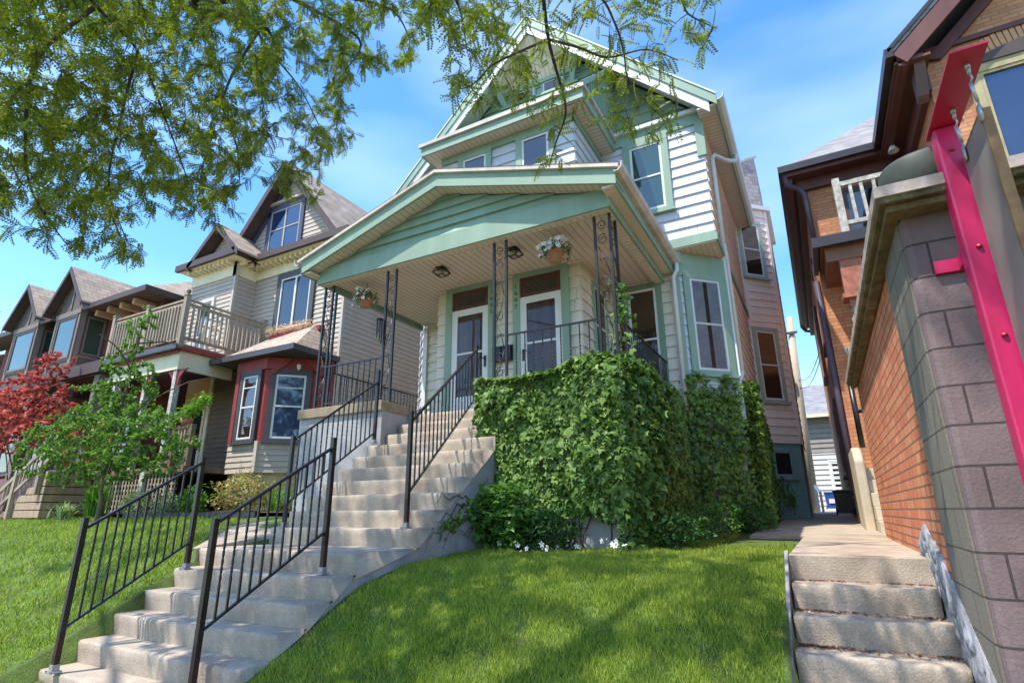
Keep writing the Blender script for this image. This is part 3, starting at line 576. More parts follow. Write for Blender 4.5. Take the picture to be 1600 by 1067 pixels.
# interior lamp glimpsed through the upper right window stays dark; a small orange pot on its sill
# doors: transom above each storm door
def door(x0, x1, num, flip):
    fr = FX(8.0); z0, z1, zt = 1.515, 3.56, 3.93
    c = MB()
    for a, b in ((x0-.14, x0), (x1, x1+.14)): fr.box(c, a, b, z0, zt, 0, .07)
    fr.box(c, x0-.14, x1+.14, zt, zt+.085, 0, .075)
    d = obj('door', c, G, H); 
    t = MB(); q = .055
    fr.box(t, x0, x1, z1, zt, .0, .032); o2 = obj('transom', t, M['door_trim'], d)
    g = MB(); fr.box(g, x0+.09, x1-.09, z1+.07, zt-.09, .033, .037); obj('transom_pane', g, M['glass'], d) if False else obj('pane', g, M['glass'], d)
    t = MB(); a = .12
    fr.box(t, x0, x0+a, z0, z1, .01, q); fr.box(t, x1-a, x1, z0, z1, .01, q); fr.box(t, x0+a, x1-a, z1-.12, z1, .01, q); fr.box(t, x0+a, x1-a, z0, z0+.42, .01, q); fr.box(t, x0+a, x1-a, 2.70, 2.735, .01, q-.004)
    obj('storm_door', t, M['white'], d)
    t = MB(); fr.box(t, x0+a, x1-a, z0+.42, z1-.12, .0, .033)
    for (u0, u1, b0, b1) in ((.1, .45, .12, .55), (.55, .9, .12, .55), (.1, .45, .62, .95), (.55, .9, .62, .95)):
        ww, hh = x1-x0-2*a, 1.5; fr.box(t, x0+a+ww*u0, x0+a+ww*u1, z0+.42+hh*b0, z0+.42+hh*b1, .033, .037)
    obj('inner_door', t, M['interior'], d)
    g = MB(); fr.box(g, x0+a, x1-a, z0+.42, z1-.12, .040, .043); obj('storm_pane', g, clearglass(), d)
    hx = x1-.06 if not flip else x0+.06
    t = MB(); fr.box(t, hx-.02, hx+.02, 2.42, 2.62, q, q+.015); t.tube([fr.p(hx, 2.57, q+.01), fr.p(hx, 2.57, q+.05), fr.p(hx-(.09 if not flip else -.09), 2.57, q+.055)], .009, 6); obj('handle', t, M['black'], d)
    # house number down the trim
    xx = (x1+.07) if not flip else (x0-.07)
    for i, chh in enumerate(num):
        cu = bpy.data.curves.new('digit', 'FONT'); cu.body = chh; cu.size = .11; cu.extrude = .004; cu.align_x = 'CENTER'; cu.align_y = 'CENTER'
        tmp = bpy.data.objects.new('tmp', cu); COL.objects.link(tmp); bpy.context.view_layer.update()
        me = bpy.data.meshes.new_from_object(tmp.evaluated_get(bpy.context.evaluated_depsgraph_get())); bpy.data.objects.remove(tmp)
        me.materials.clear(); off = Vector(H.location)
        me.transform(Matrix.Translation(Vector((xx, 8-.078, 3.78-i*.125))-off) @ Matrix.Rotation(R(90), 4, 'X'))
        link_mesh('digit', me, mat('bronze_digit', (.12, .17, .11), .5, .1), d)
door(-5.57, -4.79, '1605', False); door(-4.15, -3.37, '1607', True)
# porch ceiling, beams, roof
t = MB(); t.box(-7.36, -2.05, 6.62, 9.45, 4.02, 4.06); obj('porch_ceiling', t, M['ceil'], H)
t = MB(); x = -7.3
while x < -2.1: t.box(x, x+.006, 6.62, 7.97 if -5.95 < x < -3.02 else 9.42, 4.0145, 4.02); x += .115
obj('ceiling_groove', t, M['seam'], H)
t = MB(); t.box(-5.96, -3.0, 7.93, 7.97, 3.985, 4.014); t.box(-3.0, -1.95, 9.38, 9.42, 3.985, 4.014); obj('crown_strip', t, M['soffit'], H)
t = MB(); t.box(-7.50, -1.97, 6.43, 6.47, 3.95, 4.24); t.box(-7.50, -7.46, 6.47, 9.44, 3.95, 4.24); t.box(-2.01, -1.97, 6.47, 9.44, 3.95, 4.24); t.box(-7.40, -7.37, 6.64, 9.40, 3.90, 4.015); t.box(-7.38, -2.1, 6.60, 6.63, 3.952, 4.015)
obj('porch_beam', t, G, H)
t = MB(); t.box(-7.46, -2.01, 6.47, 6.60, 3.94, 3.97); t.box(-2.14, -2.01, 6.60, 9.44, 3.94, 3.97); t.box(-7.46, -7.40, 6.60, 9.44, 3.94, 3.97); obj('beam_soffit', t, M['soffit'], H)
t = MB()
for k in range(52): x = -7.42+k*.105; t.box(x, x+.006, 6.48, 6.59, 3.935, 3.94)
for k in range(28): y = 6.6+k*.105; t.box(-2.13, -2.02, y, y+.006, 3.935, 3.94)
obj('beam_soffit_seam', t, M['seam'], H)
XP, ZP = -4.72, 5.20; SP = .30; zp = lambda x: ZP-abs(x-XP)*SP
t = MB(); lap(t, FX(6.50), 4.24, 5.1, lambda z: (XP-(4.98-z)/SP, XP+(4.98-z)/SP), .165, .045); obj('pediment', t, G, H)
t = MB()
for sgn in (-1, 1):
    xe = XP+sgn*2.93; t.prism([(XP, 6.17, ZP), (xe, 6.17, zp(xe)), (xe, 6.17, zp(xe)-.225), (XP, 6.17, ZP-.225)], (0, .04, 0))
obj('porch_fascia', t, G, H)
t = MB()
for sgn in (-1, 1):
    xe = XP+sgn*2.93; t.prism([(XP, 6.21, ZP-.17), (xe, 6.21, zp(xe)-.17), (xe, 6.21, zp(xe)-.195), (XP, 6.21, ZP-.195)], (0, .30, 0))
obj('porch_rake_soffit', t, M['soffit'], H)
t = MB(); x = XP-2.9
while x < XP+2.9: t.box(x, x+.006, 6.22, 6.49, zp(x)-.201, zp(x)-.194); x += .105
obj('rake_soffit_seam', t, M['seam'], H)
t = MB()
for sgn in (-1, 1):
    xe = XP+sgn*2.97; t.prism([(XP, 6.13, ZP+.075), (xe, 6.13, zp(xe)+.075), (xe, 6.13, zp(xe)+.02), (XP, 6.13, ZP+.02)], (0, 3.32, 0))
obj('porch_roof', t, mat('dark_shingle_edge', (.16, .12, .10), .9, .3, 9, bump=.6), H)
t = MB()
for sgn in (-1, 1):
    xe = XP+sgn*2.99; t.prism([(XP, 6.12, ZP+.05), (xe, 6.12, zp(xe)+.05), (xe, 6.12, zp(xe)+.0), (XP, 6.12, ZP+.0)], (0, .05, 0))
obj('drip_edge', t, M['gutterw'], H)
for sgn in (-1, 1):
    xe = XP+sgn*2.93; zz = zp(xe)
    t = MB(); t.box(min(xe, xe-sgn*.03), max(xe, xe-sgn*.03), 6.21, 9.44, zz-.24, zz-.0); obj('porch_side_fascia', t, G if sgn > 0 else M['green_old'], H)
    t = MB(); xi = XP+sgn*2.72; t.box(min(xi, xe-sgn*.03), max(xi, xe-sgn*.03), 6.21, 9.44, zz-.23, zz-.2); obj('porch_side_soffit', t, M['soffit'], H)
    t = MB(); prof = [(0, 0), (.06, 0), (.11, .05), (.12, .13), (.105, .13), (.095, .06), (.05, .015), (0, .015)]
    t.prism([(xe+sgn*a, 6.10, zz-.09+b) for a, b in prof], (0, 3.36, 0)); obj('porch_gutter', t, M['gutterw'], H)
t = MB(); t.tube([(-1.72, 9.36, 4.24), (-1.72, 9.37, 4.12), (-1.80, 9.38, 4.0), (-1.80, 9.38, 1.6)], .04, 8); obj('porch_downspout', t, M['white'], H, True)

# ------------------------------------------------------------------ ironwork
def scroll(mb, fr, cu, cz, r, s=1, a0=0, turns=1.35, th=.006):
    n = 22; pts = []
    for i in range(n+1):
        t = i/n; a = a0+s*turns*2*math.pi*t; rr = r*(1-t*.72); pts.append(fr.p(cu+rr*math.cos(a), cz+rr*math.sin(a), 0))
    mb.tube(pts, th, 5)
def scrollpanel(fr, ua, ub, z0, z1):
    mb = MB(); um = (ua+ub)/2; w = (ub-ua); n = 5; hgt = (z1-z0)/n
    for k in range(n):
        zc = z0+hgt*(k+.5)
        if k % 2 == 0: scroll(mb, fr, um, zc-.07, w*.44, 1, R(60)); scroll(mb, fr, um, zc+.16, w*.40, -1, R(-60))
        else: scroll(mb, fr, um-w*.18, zc+.05, w*.17, 1, R(0)); scroll(mb, fr, um+w*.18, zc+.05, w*.17, -1, R(180))
    for k in range(0, n-1):
        za, zb = z0+hgt*(k+.1), z0+hgt*(k+1.1); a, b = (ua+.02, ub-.02) if k % 2 else (ub-.02, ua+.02)
        mb.tube([fr.p(b, za, 0), fr.p((a+b)/2+.02, (za+zb)/2, 0), fr.p(a, zb, 0)], .0065, 5)
    return mb
def column(name, pts, label, z0=1.66, z1=3.95):
    """bars at pts; scrollwork between neighbours"""
    c = thing('iron_column', (pts[0][0], pts[0][1], z0), label, 'porch column', 'wrought iron columns holding up the porch roof')
    for (x, y) in pts:
        m = MB(); m.box(x-.017, x+.017, y-.017, y+.017, z0+.008, z1); m.box(x-.03, x+.03, y-.03, y+.03, z0, z0+.008); m.box(x-.024, x+.024, y-.024, y+.024, z0+.008, z0+.05); obj('post', m, M['iron'], c)
    for (a, b) in zip(pts, pts[1:]):
        d = Vector((b[0]-a[0], b[1]-a[1], 0)); fr = Fr((a[0], a[1], 0), d, (d.y, -d.x, 0)); obj('scrollwork', scrollpanel(fr, .017, d.length-.017, z0+.1, z1-.1), M['iron'], c, True)
    return c
column('a', [(-7.44, 6.86), (-7.44, 6.6), (-7.25, 6.6)], 'black iron corner column of three bars at the far left of the porch')
column('b', [(-5.98, 6.6), (-5.79, 6.6)], 'black iron scroll column on the left pier beside the top of the stairs')
column('c', [(-3.88, 6.6), (-3.67, 6.6)], 'black iron scroll column between the two front doors, rising from the ivy')
column('d', [(-2.26, 6.6), (-2.04, 6.6), (-2.04, 6.85)], 'black iron corner column beside the climbing vine at the right end of the porch')

def twisted(h, w=.0145):
    mb = MB(); n = 26; o = 0
    for i in range(n+1):
        z = h*i/n; t = min(max((i/n-.3)/.4, 0), 1)*math.pi*2.5
        for k in range(4): a = t+math.pi/4+k*math.pi/2; mb.v.append((w*.72*math.cos(a), w*.72*math.sin(a), z))
    for i in range(n):
        for k in range(4): mb.f.append((i*4+k, i*4+(k+1) % 4, (i+1)*4+(k+1) % 4, (i+1)*4+k))
    me = bpy.data.meshes.new('baluster'); me.from_pydata(mb.v, [], mb.f); me.update(); me.materials.append(M['iron']); return me
def baluster(me, loc, par):
    o = bpy.data.objects.new('baluster', me); COL.objects.link(o); o.parent = par; o.location = Vector(loc)-Vector(par.location); return o
def railing(p0, p1, zb0, zb1, n, label, cat='railing', posts=None, lower=.13, h=.78, group=None, th=.032, zp0=None, zp1=None, mid=None, foot=True, th_b=.024):
    """sloping or level iron rail; p0,p1 plan points; zb = bottom-rail heights"""
    r = thing('iron_railing', (p0[0], p0[1], zb0-lower), label, cat, group)
    a = Vector((*p0, zb0)); b = Vector((*p1, zb1)); d = b-a
    for nm, dz, w, hh in (('top_rail', h, th, .022), ('bottom_rail', 0, th_b, .018)):
        m = MB(); m.bar(a+Vector((0, 0, dz)), b+Vector((0, 0, dz)), w, hh); obj(nm, m, M['iron'], r)
    me = twisted(h-.02)
    for i in range(1, n+1):
        q = a+d*(i/(n+1)); baluster(me, (q.x, q.y, q.z+.008), r)
    for (x, y, z0, z1) in posts or []:
        m = MB(); m.box(x-.021, x+.021, y-.021, y+.021, z0+.30, z1); po = obj('post', m, M['iron'], r)
        m = MB(); m.box(x-.0205, x+.0205, y-.0205, y+.0205, z0+.01, z0+.30); obj('rusty_base', m, M['iron_rust'], po)
        m = MB(); m.box(x-.045, x+.045, y-.04, y+.04, z0, z0+.012); m.box(x-.026, x+.026, y-.026, y+.026, z0+.012, z0+.06)
        for sx in (-.033, .033): m.box(x+sx-.006, x+sx+.006, y-.045, y-.033, z0+.012, z0+.02)
        obj('foot', m, M['galv'], po)
    return r
sg = 'iron handrails along the front stairs'
railing((-5.56, 2.62), (-5.52, 3.52), -.86, -.26, 11, 'lower left stair handrail of black twisted iron bars, against the left lawn', posts=[(-5.57, 2.60, -1.19, -.02), (-5.52, 3.53, -.51, .56)], group=sg, h=.76)
railing((-4.08, 2.80), (-3.98, 3.78), -.80, -.16, 11, 'lower right stair handrail of black twisted iron bars, nearest the camera', posts=[(-4.09, 2.79, -1.19, -.03), (-3.97, 3.79, -.51, .68)], group=sg, h=.74)
railing((-5.72, 4.80), (-5.68, 6.18), .12, 1.12, 15, 'upper left stair handrail of black twisted iron bars, in front of the painted pier', posts=[(-5.72, 4.79, -.155, .93), (-5.68, 6.20, .97, 2.08)], group=sg, h=.76)
railing((-3.88, 4.82), (-4.42, 6.98), .21, 1.66, 17, 'upper right stair handrail of black twisted iron bars, ending at the ivy', posts=[(-3.88, 4.80, -.155, 1.08), (-4.44, 7.0, 1.51, 2.50)], group=sg, h=.76)
pg = 'iron railings round the porch'
railing((-3.65, 6.6), (-2.28, 6.6), 1.77, 1.77, 9, 'porch railing in front of the right-hand door, above the ivy', group=pg, h=.66)
railing((-7.23, 6.6), (-6.0, 6.6), 1.77, 1.77, 9, 'front porch railing left of the stairs, between two iron columns', group=pg, h=.65)
railing((-7.41, 6.9), (-7.41, 9.40), 1.77, 1.77, 24, 'left side porch railing facing the beige siding next door', group=pg, h=.63)
railing((-2.05, 6.9), (-2.05, 9.40), 1.77, 1.77, 24, 'right side porch railing below the dark porch window', posts=[(-2.05, 8.3, 1.66, 2.44)], group=pg, h=.68)

# ceiling lights, hanging baskets, mailbox, chime
for (x, y, lab) in ((-3.77, 7.03, 'small black cage ceiling light beside the middle iron column'), (-5.2, 7.06, 'small black cage ceiling light above the left front door')):
    l = thing('ceiling_light', (x, y, 4.014), lab, 'light', 'porch ceiling lights'); 
    m = MB(); m.box(x-.075, x+.075, y-.075, y+.075, 3.995, 4.014)
    for a in (-1, 1):
        for b in (-1, 1): m.bar((x+a*.07, y+b*.07, 3.995), (x+a*.11, y+b*.11, 3.93), .012); m.bar((x+a*.11, y+b*.11, 3.93), (x+a*.06, y+b*.06, 3.87), .012)
    for (a, b, c, d) in ((-1, -1, 1, -1), (1, -1, 1, 1), (1, 1, -1, 1), (-1, 1, -1, -1)):
        m.bar((x+a*.11, y+b*.11, 3.93), (x+c*.11, y+d*.11, 3.93), .012); m.bar((x+a*.06, y+b*.06, 3.87), (x+c*.06, y+d*.06, 3.87), .012)
    obj('cage', m, M['black'], l)
    m = MB(); m.lathe((x, y, 3.88), [(.045, 0), (.09, .05), (.06, .11)], 4); obj('lamp_glass', m, mat('frosted_glass', (.45, .38, .30), .4, .05), l)
m = MB(); 
for k, (x0, x1) in enumerate(((-4.66, -4.49), (-4.47, -4.30))): m.box(x0, x1, 7.86, 7.955, 2.46, 2.70); m.prism([(x0-.008, 7.845, 2.70), (x0-.008, 7.955, 2.70), (x0-.008, 7.955, 2.75)], (x1-x0+.016, 0, 0))
single('mailbox', m, M['black'], (-4.48, 7.95, 2.46), 'pair of black wall mailboxes between the two front doors', 'mailbox', bevel=.006)
ch_ = thing('wind_chime', (-6.02, 6.62, 3.95), 'dark wind chime hanging at the left iron column', 'wind chime')
m = MB(); m.lathe((-6.02, 6.52, 3.05), [(.06, 0), (.06, .015)], 12); m.tube([(-6.02, 6.52, 3.065), (-5.98, 6.58, 3.35)], .003, 4); obj('disc', m, M['iron'], ch_)
m = MB()
for k in range(6): a = k*math.pi/3; x, y = -6.02+.045*math.cos(a), 6.52+.045*math.sin(a); m.tube([(x, y, 3.05), (x, y, 2.62+.04*k)], .009, 6)
obj('tube', m, M['iron'], ch_)

# ------------------------------------------------------------------ leaf makers
def rotframes(n, q, up_bias=.6, tilt=.8):
    """random leaf frames: axis a (along leaf), b (across), c normal"""
    az = q.uniform(0, 2*np.pi, n); el_ = q.normal(-.1, tilt*.5, n)
    a = np.stack([np.cos(az)*np.cos(el_), np.sin(az)*np.cos(el_), np.sin(el_)], 1)
    r = q.normal(0, 1, (n, 3)); r[:, 2] += up_bias*3; b = np.cross(r, a); b /= np.linalg.norm(b, axis=1)[:, None]+1e-9; c = np.cross(a, b)
    return a, b, c
def stamp(P, A, B, Cn, S, T, TF):
    """place template T (k,3) with faces TF at every P with frame A,B,C and size S"""
    n, k = len(P), len(T); T = np.asarray(T)
    V = P[:, None, :]+S[:, None, None]*(T[None, :, 0, None]*A[:, None, :]+T[None, :, 1, None]*B[:, None, :]+T[None, :, 2, None]*Cn[:, None, :])
    F = (np.asarray(TF)[None]+(np.arange(n)*k)[:, None, None]).reshape(-1, np.asarray(TF).shape[1])
    return V.reshape(-1, 3), F
OVAL = ([(0, 0, 0), (.45, -.26, .05), (1, 0, -.06), (.45, .26, .05)], [(0, 1, 2, 3)])
def pinnate(pairs=8, lw=.045, ll=.20, droop=.25):
    T, Fc = [], []
    for i in range(pairs):
        x = .12+.86*i/(pairs-1); z = -droop*x*x; l = ll*(1-.55*abs(i/(pairs-1)-.45))
        for s in (-1, 1):
            o = len(T); T += [(x, 0, z), (x+l*.35-lw, s*l*.5, z-.01), (x+l*.45, s*l, z-.05), (x+l*.35+lw, s*l*.5, z-.01)]; Fc.append((o, o+1, o+2, o+3) if s < 0 else (o, o+3, o+2, o+1))
    o = len(T); T += [(0, -.006, 0), (1, -.004, -droop), (1, .004, -droop), (0, .006, 0)]; Fc.append((o, o+1, o+2, o+3))
    return T, Fc
MAPLE = ([(0, 0, 0), (.05, -.50, -.06), (.38, -.30, .02), (.70, -.46, -.05), (.70, -.16, .03), (1.1, 0, -.10), (.70, .16, .03), (.70, .46, -.05), (.38, .30, .02), (.05, .50, -.06)],
         [(0, 1, 2, 3, 4, 5, 6, 7, 8, 9)])
IVY3 = ([(0, 0, 0), (-.05, -.42, -.05), (.34, -.60, -.08), (.50, -.26, .03), (1.02, 0, -.12), (.50, .26, .03), (.34, .60, -.08), (-.05, .42, -.05)], [(0, 1, 2, 3), (0, 3, 4, 5), (0, 5, 6, 7)])
def flowers(pts, r, q):
    T = []; Fc = []
    for k in range(5):
        a = k*2*math.pi/5; o = len(T); d = .42; T += [(0, 0, 0), (math.cos(a-d)*.7, math.sin(a-d)*.7, .10), (math.cos(a)*1.0, math.sin(a)*1.0, .16), (math.cos(a+d)*.7, math.sin(a+d)*.7, .10)]; Fc.append((o, o+1, o+2, o+3))
    n = len(pts); a = q.normal(0, .5, (n, 3)); a[:, 2] += .3; a[:, 1] -= .9; c = a/np.linalg.norm(a, axis=1)[:, None]; t = np.cross(c, [0.3, .2, 1]); t /= np.linalg.norm(t, axis=1)[:, None]; b = np.cross(c, t)
    return stamp(np.asarray(pts), t, b, c, r*q.uniform(.8, 1.15, n), T, Fc)

def basket(x, y, zr_, lab, nfl, wide):
    q = np.random.default_rng(int(abs(x)*100)); b = thing('hanging_basket', (x, y, zr_-.17), lab, 'hanging basket', 'hanging flower baskets on the porch')
    m = MB(); m.lathe((x, y, zr_-.17), [(.085, 0), (.12, .13), (.135, .13), (.14, .17), (.125, .17), (.11, .15)], 20); obj('pot', m, M['terracotta'], b, True)
    m = MB(); 
    for k in range(3): a = k*2.09; m.tube([(x+.13*math.cos(a), y+.13*math.sin(a), zr_), (x, y, 3.93)], .003, 4)
    m.tube([(x, y, 3.92), (x+.02, y, 3.96), (x, y, 3.99), (x-.015, y, 3.97)], .004, 5); obj('hanger', m, M['iron'], b)
    n = 420; th = q.uniform(0, 6.28, n); rr = wide*np.sqrt(q.random(n)); P = np.stack([x+rr*np.cos(th), y+rr*np.sin(th), zr_+.03+.10*q.random(n)-(rr/wide)**2*.20*q.random(n)], 1)
    A, B, Cc = rotframes(n, q, .4, 1.2); V, F = stamp(P, A, B, Cc, q.uniform(.03, .06, n), *OVAL); npobj('foliage', V, F, leafmat('petunia_leaves', (.03, .075, .02), (.09, .17, .04), .25), b)
    th = q.uniform(0, 6.28, nfl); rr = wide*(.25+.85*np.sqrt(q.random(nfl))); P = np.stack([x+rr*np.cos(th), y-abs(rr*np.sin(th))*.9, zr_+.16-(rr/wide)**1.8*.26*q.random(nfl)], 1)
    V, F = flowers(P, .037, q); npobj('flowers', V, F, M['petal'], b)
basket(-2.99, 6.90, 3.72, 'large terracotta hanging basket full of white petunias at the right of the porch', 62, .25)
basket(-6.74, 6.90, 3.70, 'smaller terracotta hanging basket of white petunias at the left of the porch', 30, .22)

# ------------------------------------------------------------------ ivy on the porch wall and house corner
def ivy():
    q = np.random.default_rng(5); P = []; Nn = []
    def noise(a, b): return math.sin(a*4.3+1.7)*math.cos(b*5.1+.4)+.6*math.sin(a*9.1+b*7.7)+.4*math.sin(b*17-a*13)
    holes = [(-2.55, -.26, .50, .30), (-2.28, .96, .17, .10), (-3.62, .05, .35, .35), (-3.0, .55, .06, .08), (-3.85, .1, .2, .6)]
    for _ in range(11500):      # front face
        x, z = q.uniform(-4.02, -1.9), q.uniform(-.45, 1.76)
        if any(((x-a)/c)**2+((z-b)/d)**2 < 1+.35*noise(x*3, z*3) for a, b, c, d in holes): continue
        if x < -3.72 and z > .2 and z < 1.35 and q.random() < .25: continue
        if z < .1+.25*noise(x, 0) and x > -2.8 and q.random() < .55: continue
        if z < -.1 and x < -3.3: continue
        bulge = .07+.10*max(0, noise(x*.8, z*.8))+.20*min(1, max(0, (x+2.9)/.8))*math.sin(min(1, max(0, (z+.55)/2.35))*math.pi)**.5
        P.append((x, 6.40-bulge*q.random(), z)); Nn.append((.1, -1, .25))
    for _ in range(14500):      # right side of the porch, bulging outwards
        y, z = q.uniform(6.3, 9.5), q.uniform(-.42, 1.78)
        top = 1.78-.05*abs(noise(y, 1)); b = .10+.22*math.sin(max(0, min(1, (y-6.2)/3.2))*math.pi)*(.55+.45*math.sin((z+.5)*1.3))
        if z > top: continue
        P.append((-1.93+b*(.35+.65*q.random()), y, z)); Nn.append((1, -.25, .3))
    for _ in range(4600):       # top of the right parapet, spilling over
        x, y = q.uniform(-3.95, -1.75), q.uniform(6.28, 6.75) ; P.append((x, y, 1.67+.05*q.random()+(.22*max(0, math.sin((x+2.9)/1.1*math.pi)) if x > -2.9 else 0)*q.random())); Nn.append((0, -.5, 1))
    for _ in range(900):
        x, y = q.uniform(-2.25, -1.8), q.uniform(6.6, 9.4); P.append((x, y, 1.68+.10*q.random())); Nn.append((.4, -.2, 1))
    for _ in range(15000):       # house corner beyond
        s_, z = q.uniform(0, 4.6), q.uniform(-.4, 2.25); zt = 2.18-.25*max(0, s_-2.2)-.12*noise(s_, 2)
        if z > zt or (noise(s_*1.3, z*1.6) > 1.15): continue
        if s_ > 3.9 and q.random() < .5: continue
        if s_ < 1.1: x, y, n_ = -1.88+s_*.707, 9.42+s_*.707, (.7, -.7, .2)
        else: x, y, n_ = -1.00, 10.2+(s_-1.1), (1, -.2, .2)
        b = .22*q.random()*(1.1 if s_ < 2 else .7); P.append((x+n_[0]*b, y+n_[1]*b, z)); Nn.append(n_)
    for _ in range(170):        # tendrils up the corner column and out along the siding
        z = q.uniform(1.7, 2.95); w_ = .17*(1-(z-1.7)/1.6)+.05; P.append((-2.0+q.normal(0, w_*.5), 6.75+q.normal(0, .08), z)); Nn.append((.3, -.9, .2))
    for _ in range(170): s_ = q.random(); P.append((-.93+q.normal(0, .03), 13.2+s_*1.2, 1.95-s_*.6+q.normal(0, .06))); Nn.append((1, -.3, .2))
    for _ in range(150): s_ = q.random(); P.append((-.90+q.normal(0, .05)+s_*.3, 13.8+s_*.8, .5-s_*.25+q.normal(0, .14))); Nn.append((1, -.5, .2))
    for _ in range(110): s_ = q.random(); P.append((-3.68, 6.35-s_*1.25, .35-s_*.55+q.normal(0, .05))); Nn.append((1, -.2, .2))
    for _ in range(7500):       # rounded mound wrapping the porch corner
        a, z = q.uniform(-1.75, .2), q.uniform(-.42, 1.86); rr = .60+.20*math.sin(max(0, min(1, (z+.55)/2.5))*math.pi)+.05*noise(a*2, z*2); k = rr-.16*q.random()**2
        if z < .02+.08*noise(a*3, 1) and a < -.9: continue
        P.append((-2.38+k*math.cos(a), 6.88+k*math.sin(a), z)); Nn.append((math.cos(a), math.sin(a), .3))
    for _ in range(1500):
        a, r_ = q.uniform(0, 6.28), .62*math.sqrt(q.random()); x, y = -2.38+r_*math.cos(a), 6.82+r_*math.sin(a)*.8
        if y < 6.8 or x > -2.2: P.append((x, y, 1.86-.25*(r_/.62)**2)); Nn.append((.2, -.5, 1))
    P = np.array(P); Nn = np.array(Nn, float)+q.normal(0, .50, (len(P), 3)); Nn /= np.linalg.norm(Nn, axis=1)[:, None]
    d = np.tile([0, 0, -1.], (len(P), 1))+q.normal(0, .35, (len(P), 3)); d -= Nn*(d*Nn).sum(1)[:, None]; d /= np.linalg.norm(d, axis=1)[:, None]; b = np.cross(Nn, d)
    S = q.uniform(.026, .092, len(P))*np.where(q.random(len(P)) < .12, 1.35, 1)
    V, F = stamp(P, d, b, Nn, S, *IVY3)
    r = thing('ivy', (-2.9, 6.4, -.4), 'dense green ivy covering the porch wall right of the stairs', 'ivy')
    npobj('leaves', V, F, leafmat('ivy_leaves', (.035, .09, .016), (.19, .30, .05), .20, .52, .3, 1.3), r)
    m = MB(); qq = random.Random(3)
    for k in range(34):
        if k < 16: x = qq.uniform(-3.9, -2.0); pts = [(x, 6.41, -.45)]; dx = 0
        elif k < 26: y = qq.uniform(10.2, 13.9); pts = [(-.99, y, -.4)]
        else: pts = [(-3.70, 6.3-.1*(k-26), .1)]
        for i in range(12):
            a = pts[-1]
            if k < 16: pts.append((a[0]+qq.uniform(-.09, .09), 6.405, a[2]+qq.uniform(.1, .22)))
            elif k < 26: pts.append((-.985, a[1]+qq.uniform(-.1, .1), a[2]+qq.uniform(.08, .2)))
            else: pts.append((-3.695, a[1]-qq.uniform(.02, .1), a[2]+qq.uniform(-.09, .05)))
        m.tube(pts, [.009*(1-i/14) for i in range(13)], 5)
    for dx in (0, .035, -.03): m.tube([(-2.0+dx, 6.78, 1.66), (-1.99+dx*1.4, 6.77, 2.1), (-2.02+dx, 6.76, 2.6)], .008, 5)
    obj('stems', m, mat('vine_stem', (.17, .09, .055), .9, .3, 20), r)

# ------------------------------------------------------------------ shrubs and plants
def shrub(loc, rx, ry, h, n, size, mats, label, cat='shrub', seed=0, tmpl=OVAL, group=None, name='shrub', hollow=.35, upb=.6, stems=6):
    q = np.random.default_rng(seed+50); x, y = loc; z = ground(x, y); r = thing(name, (x, y, z), label, cat, group)
    d = q.normal(0, 1, (n, 3)); d /= np.linalg.norm(d, axis=1)[:, None]; rad = hollow+(1-hollow)*q.random(n)**.5
    lump = 1+.22*np.sin(d[:, 0]*5+seed)*np.cos(d[:, 1]*6+seed*2)+.15*np.sin(d[:, 2]*9+seed)
    P = np.stack([x+d[:, 0]*rad*rx*lump, y+d[:, 1]*rad*ry*lump, z+h*.5+d[:, 2]*rad*h*.52*lump], 1); P[:, 2] = np.maximum(P[:, 2], z+.02)
    A, B, Cc = rotframes(n, q, upb, 1.0); V, F = stamp(P, A, B, Cc, size*q.uniform(.6, 1.3, n), *tmpl); npobj('foliage', V, F, mats, r)
    m = MB(); qq = random.Random(seed)
    for k in range(stems): a = qq.uniform(0, 6.28); m.tube([(x+.03*math.cos(a), y+.03*math.sin(a), z-.02), (x+rx*.35*math.cos(a), y+ry*.35*math.sin(a), z+h*.45), (x+rx*.7*math.cos(a), y+ry*.7*math.sin(a), z+h*.75)], [.01, .007, .003], 5)
    obj('stems', m, M['barkl'], r); return r
LG = leafmat('bright_leaves', (.08, .19, .02), (.22, .42, .05), .35); DG = leafmat('dark_leaves', (.025, .08, .02), (.07, .17, .04), .25); MG = leafmat('mid_leaves', (.04, .12, .02), (.13, .27, .05), .32)
VG = leafmat('variegated_leaves', (.18, .28, .10), (.62, .66, .45), .3); ivy()
YG = leafmat('golden_leaves', (.14, .20, .04), (.50, .50, .18), .35)
shrub((-3.38, 6.0), .42, .32, .75, 1500, .07, MG, 'rounded green shrub beside the foot of the upper stairs', seed=1, tmpl=IVY3)
shrub((-2.85, 6.12), .40, .28, .50, 1200, .06, DG, 'dark low shrub under the ivy, right of the rounded green shrub', seed=2)
shrub((-1.55, 6.75), .34, .40, .42, 1100, .06, DG, 'dark low shrub at the right corner of the ivy wall', seed=3)
shrub((-1.35, 8.0), .36, .55, .55, 1300, .045, MG, 'feathery mid-green shrub between the porch corner and side path', seed=4)
shrub((-1.0, 9.6), .30, .60, .45, 900, .06, DG, 'dark groundcover clump below the corner window', seed=5)
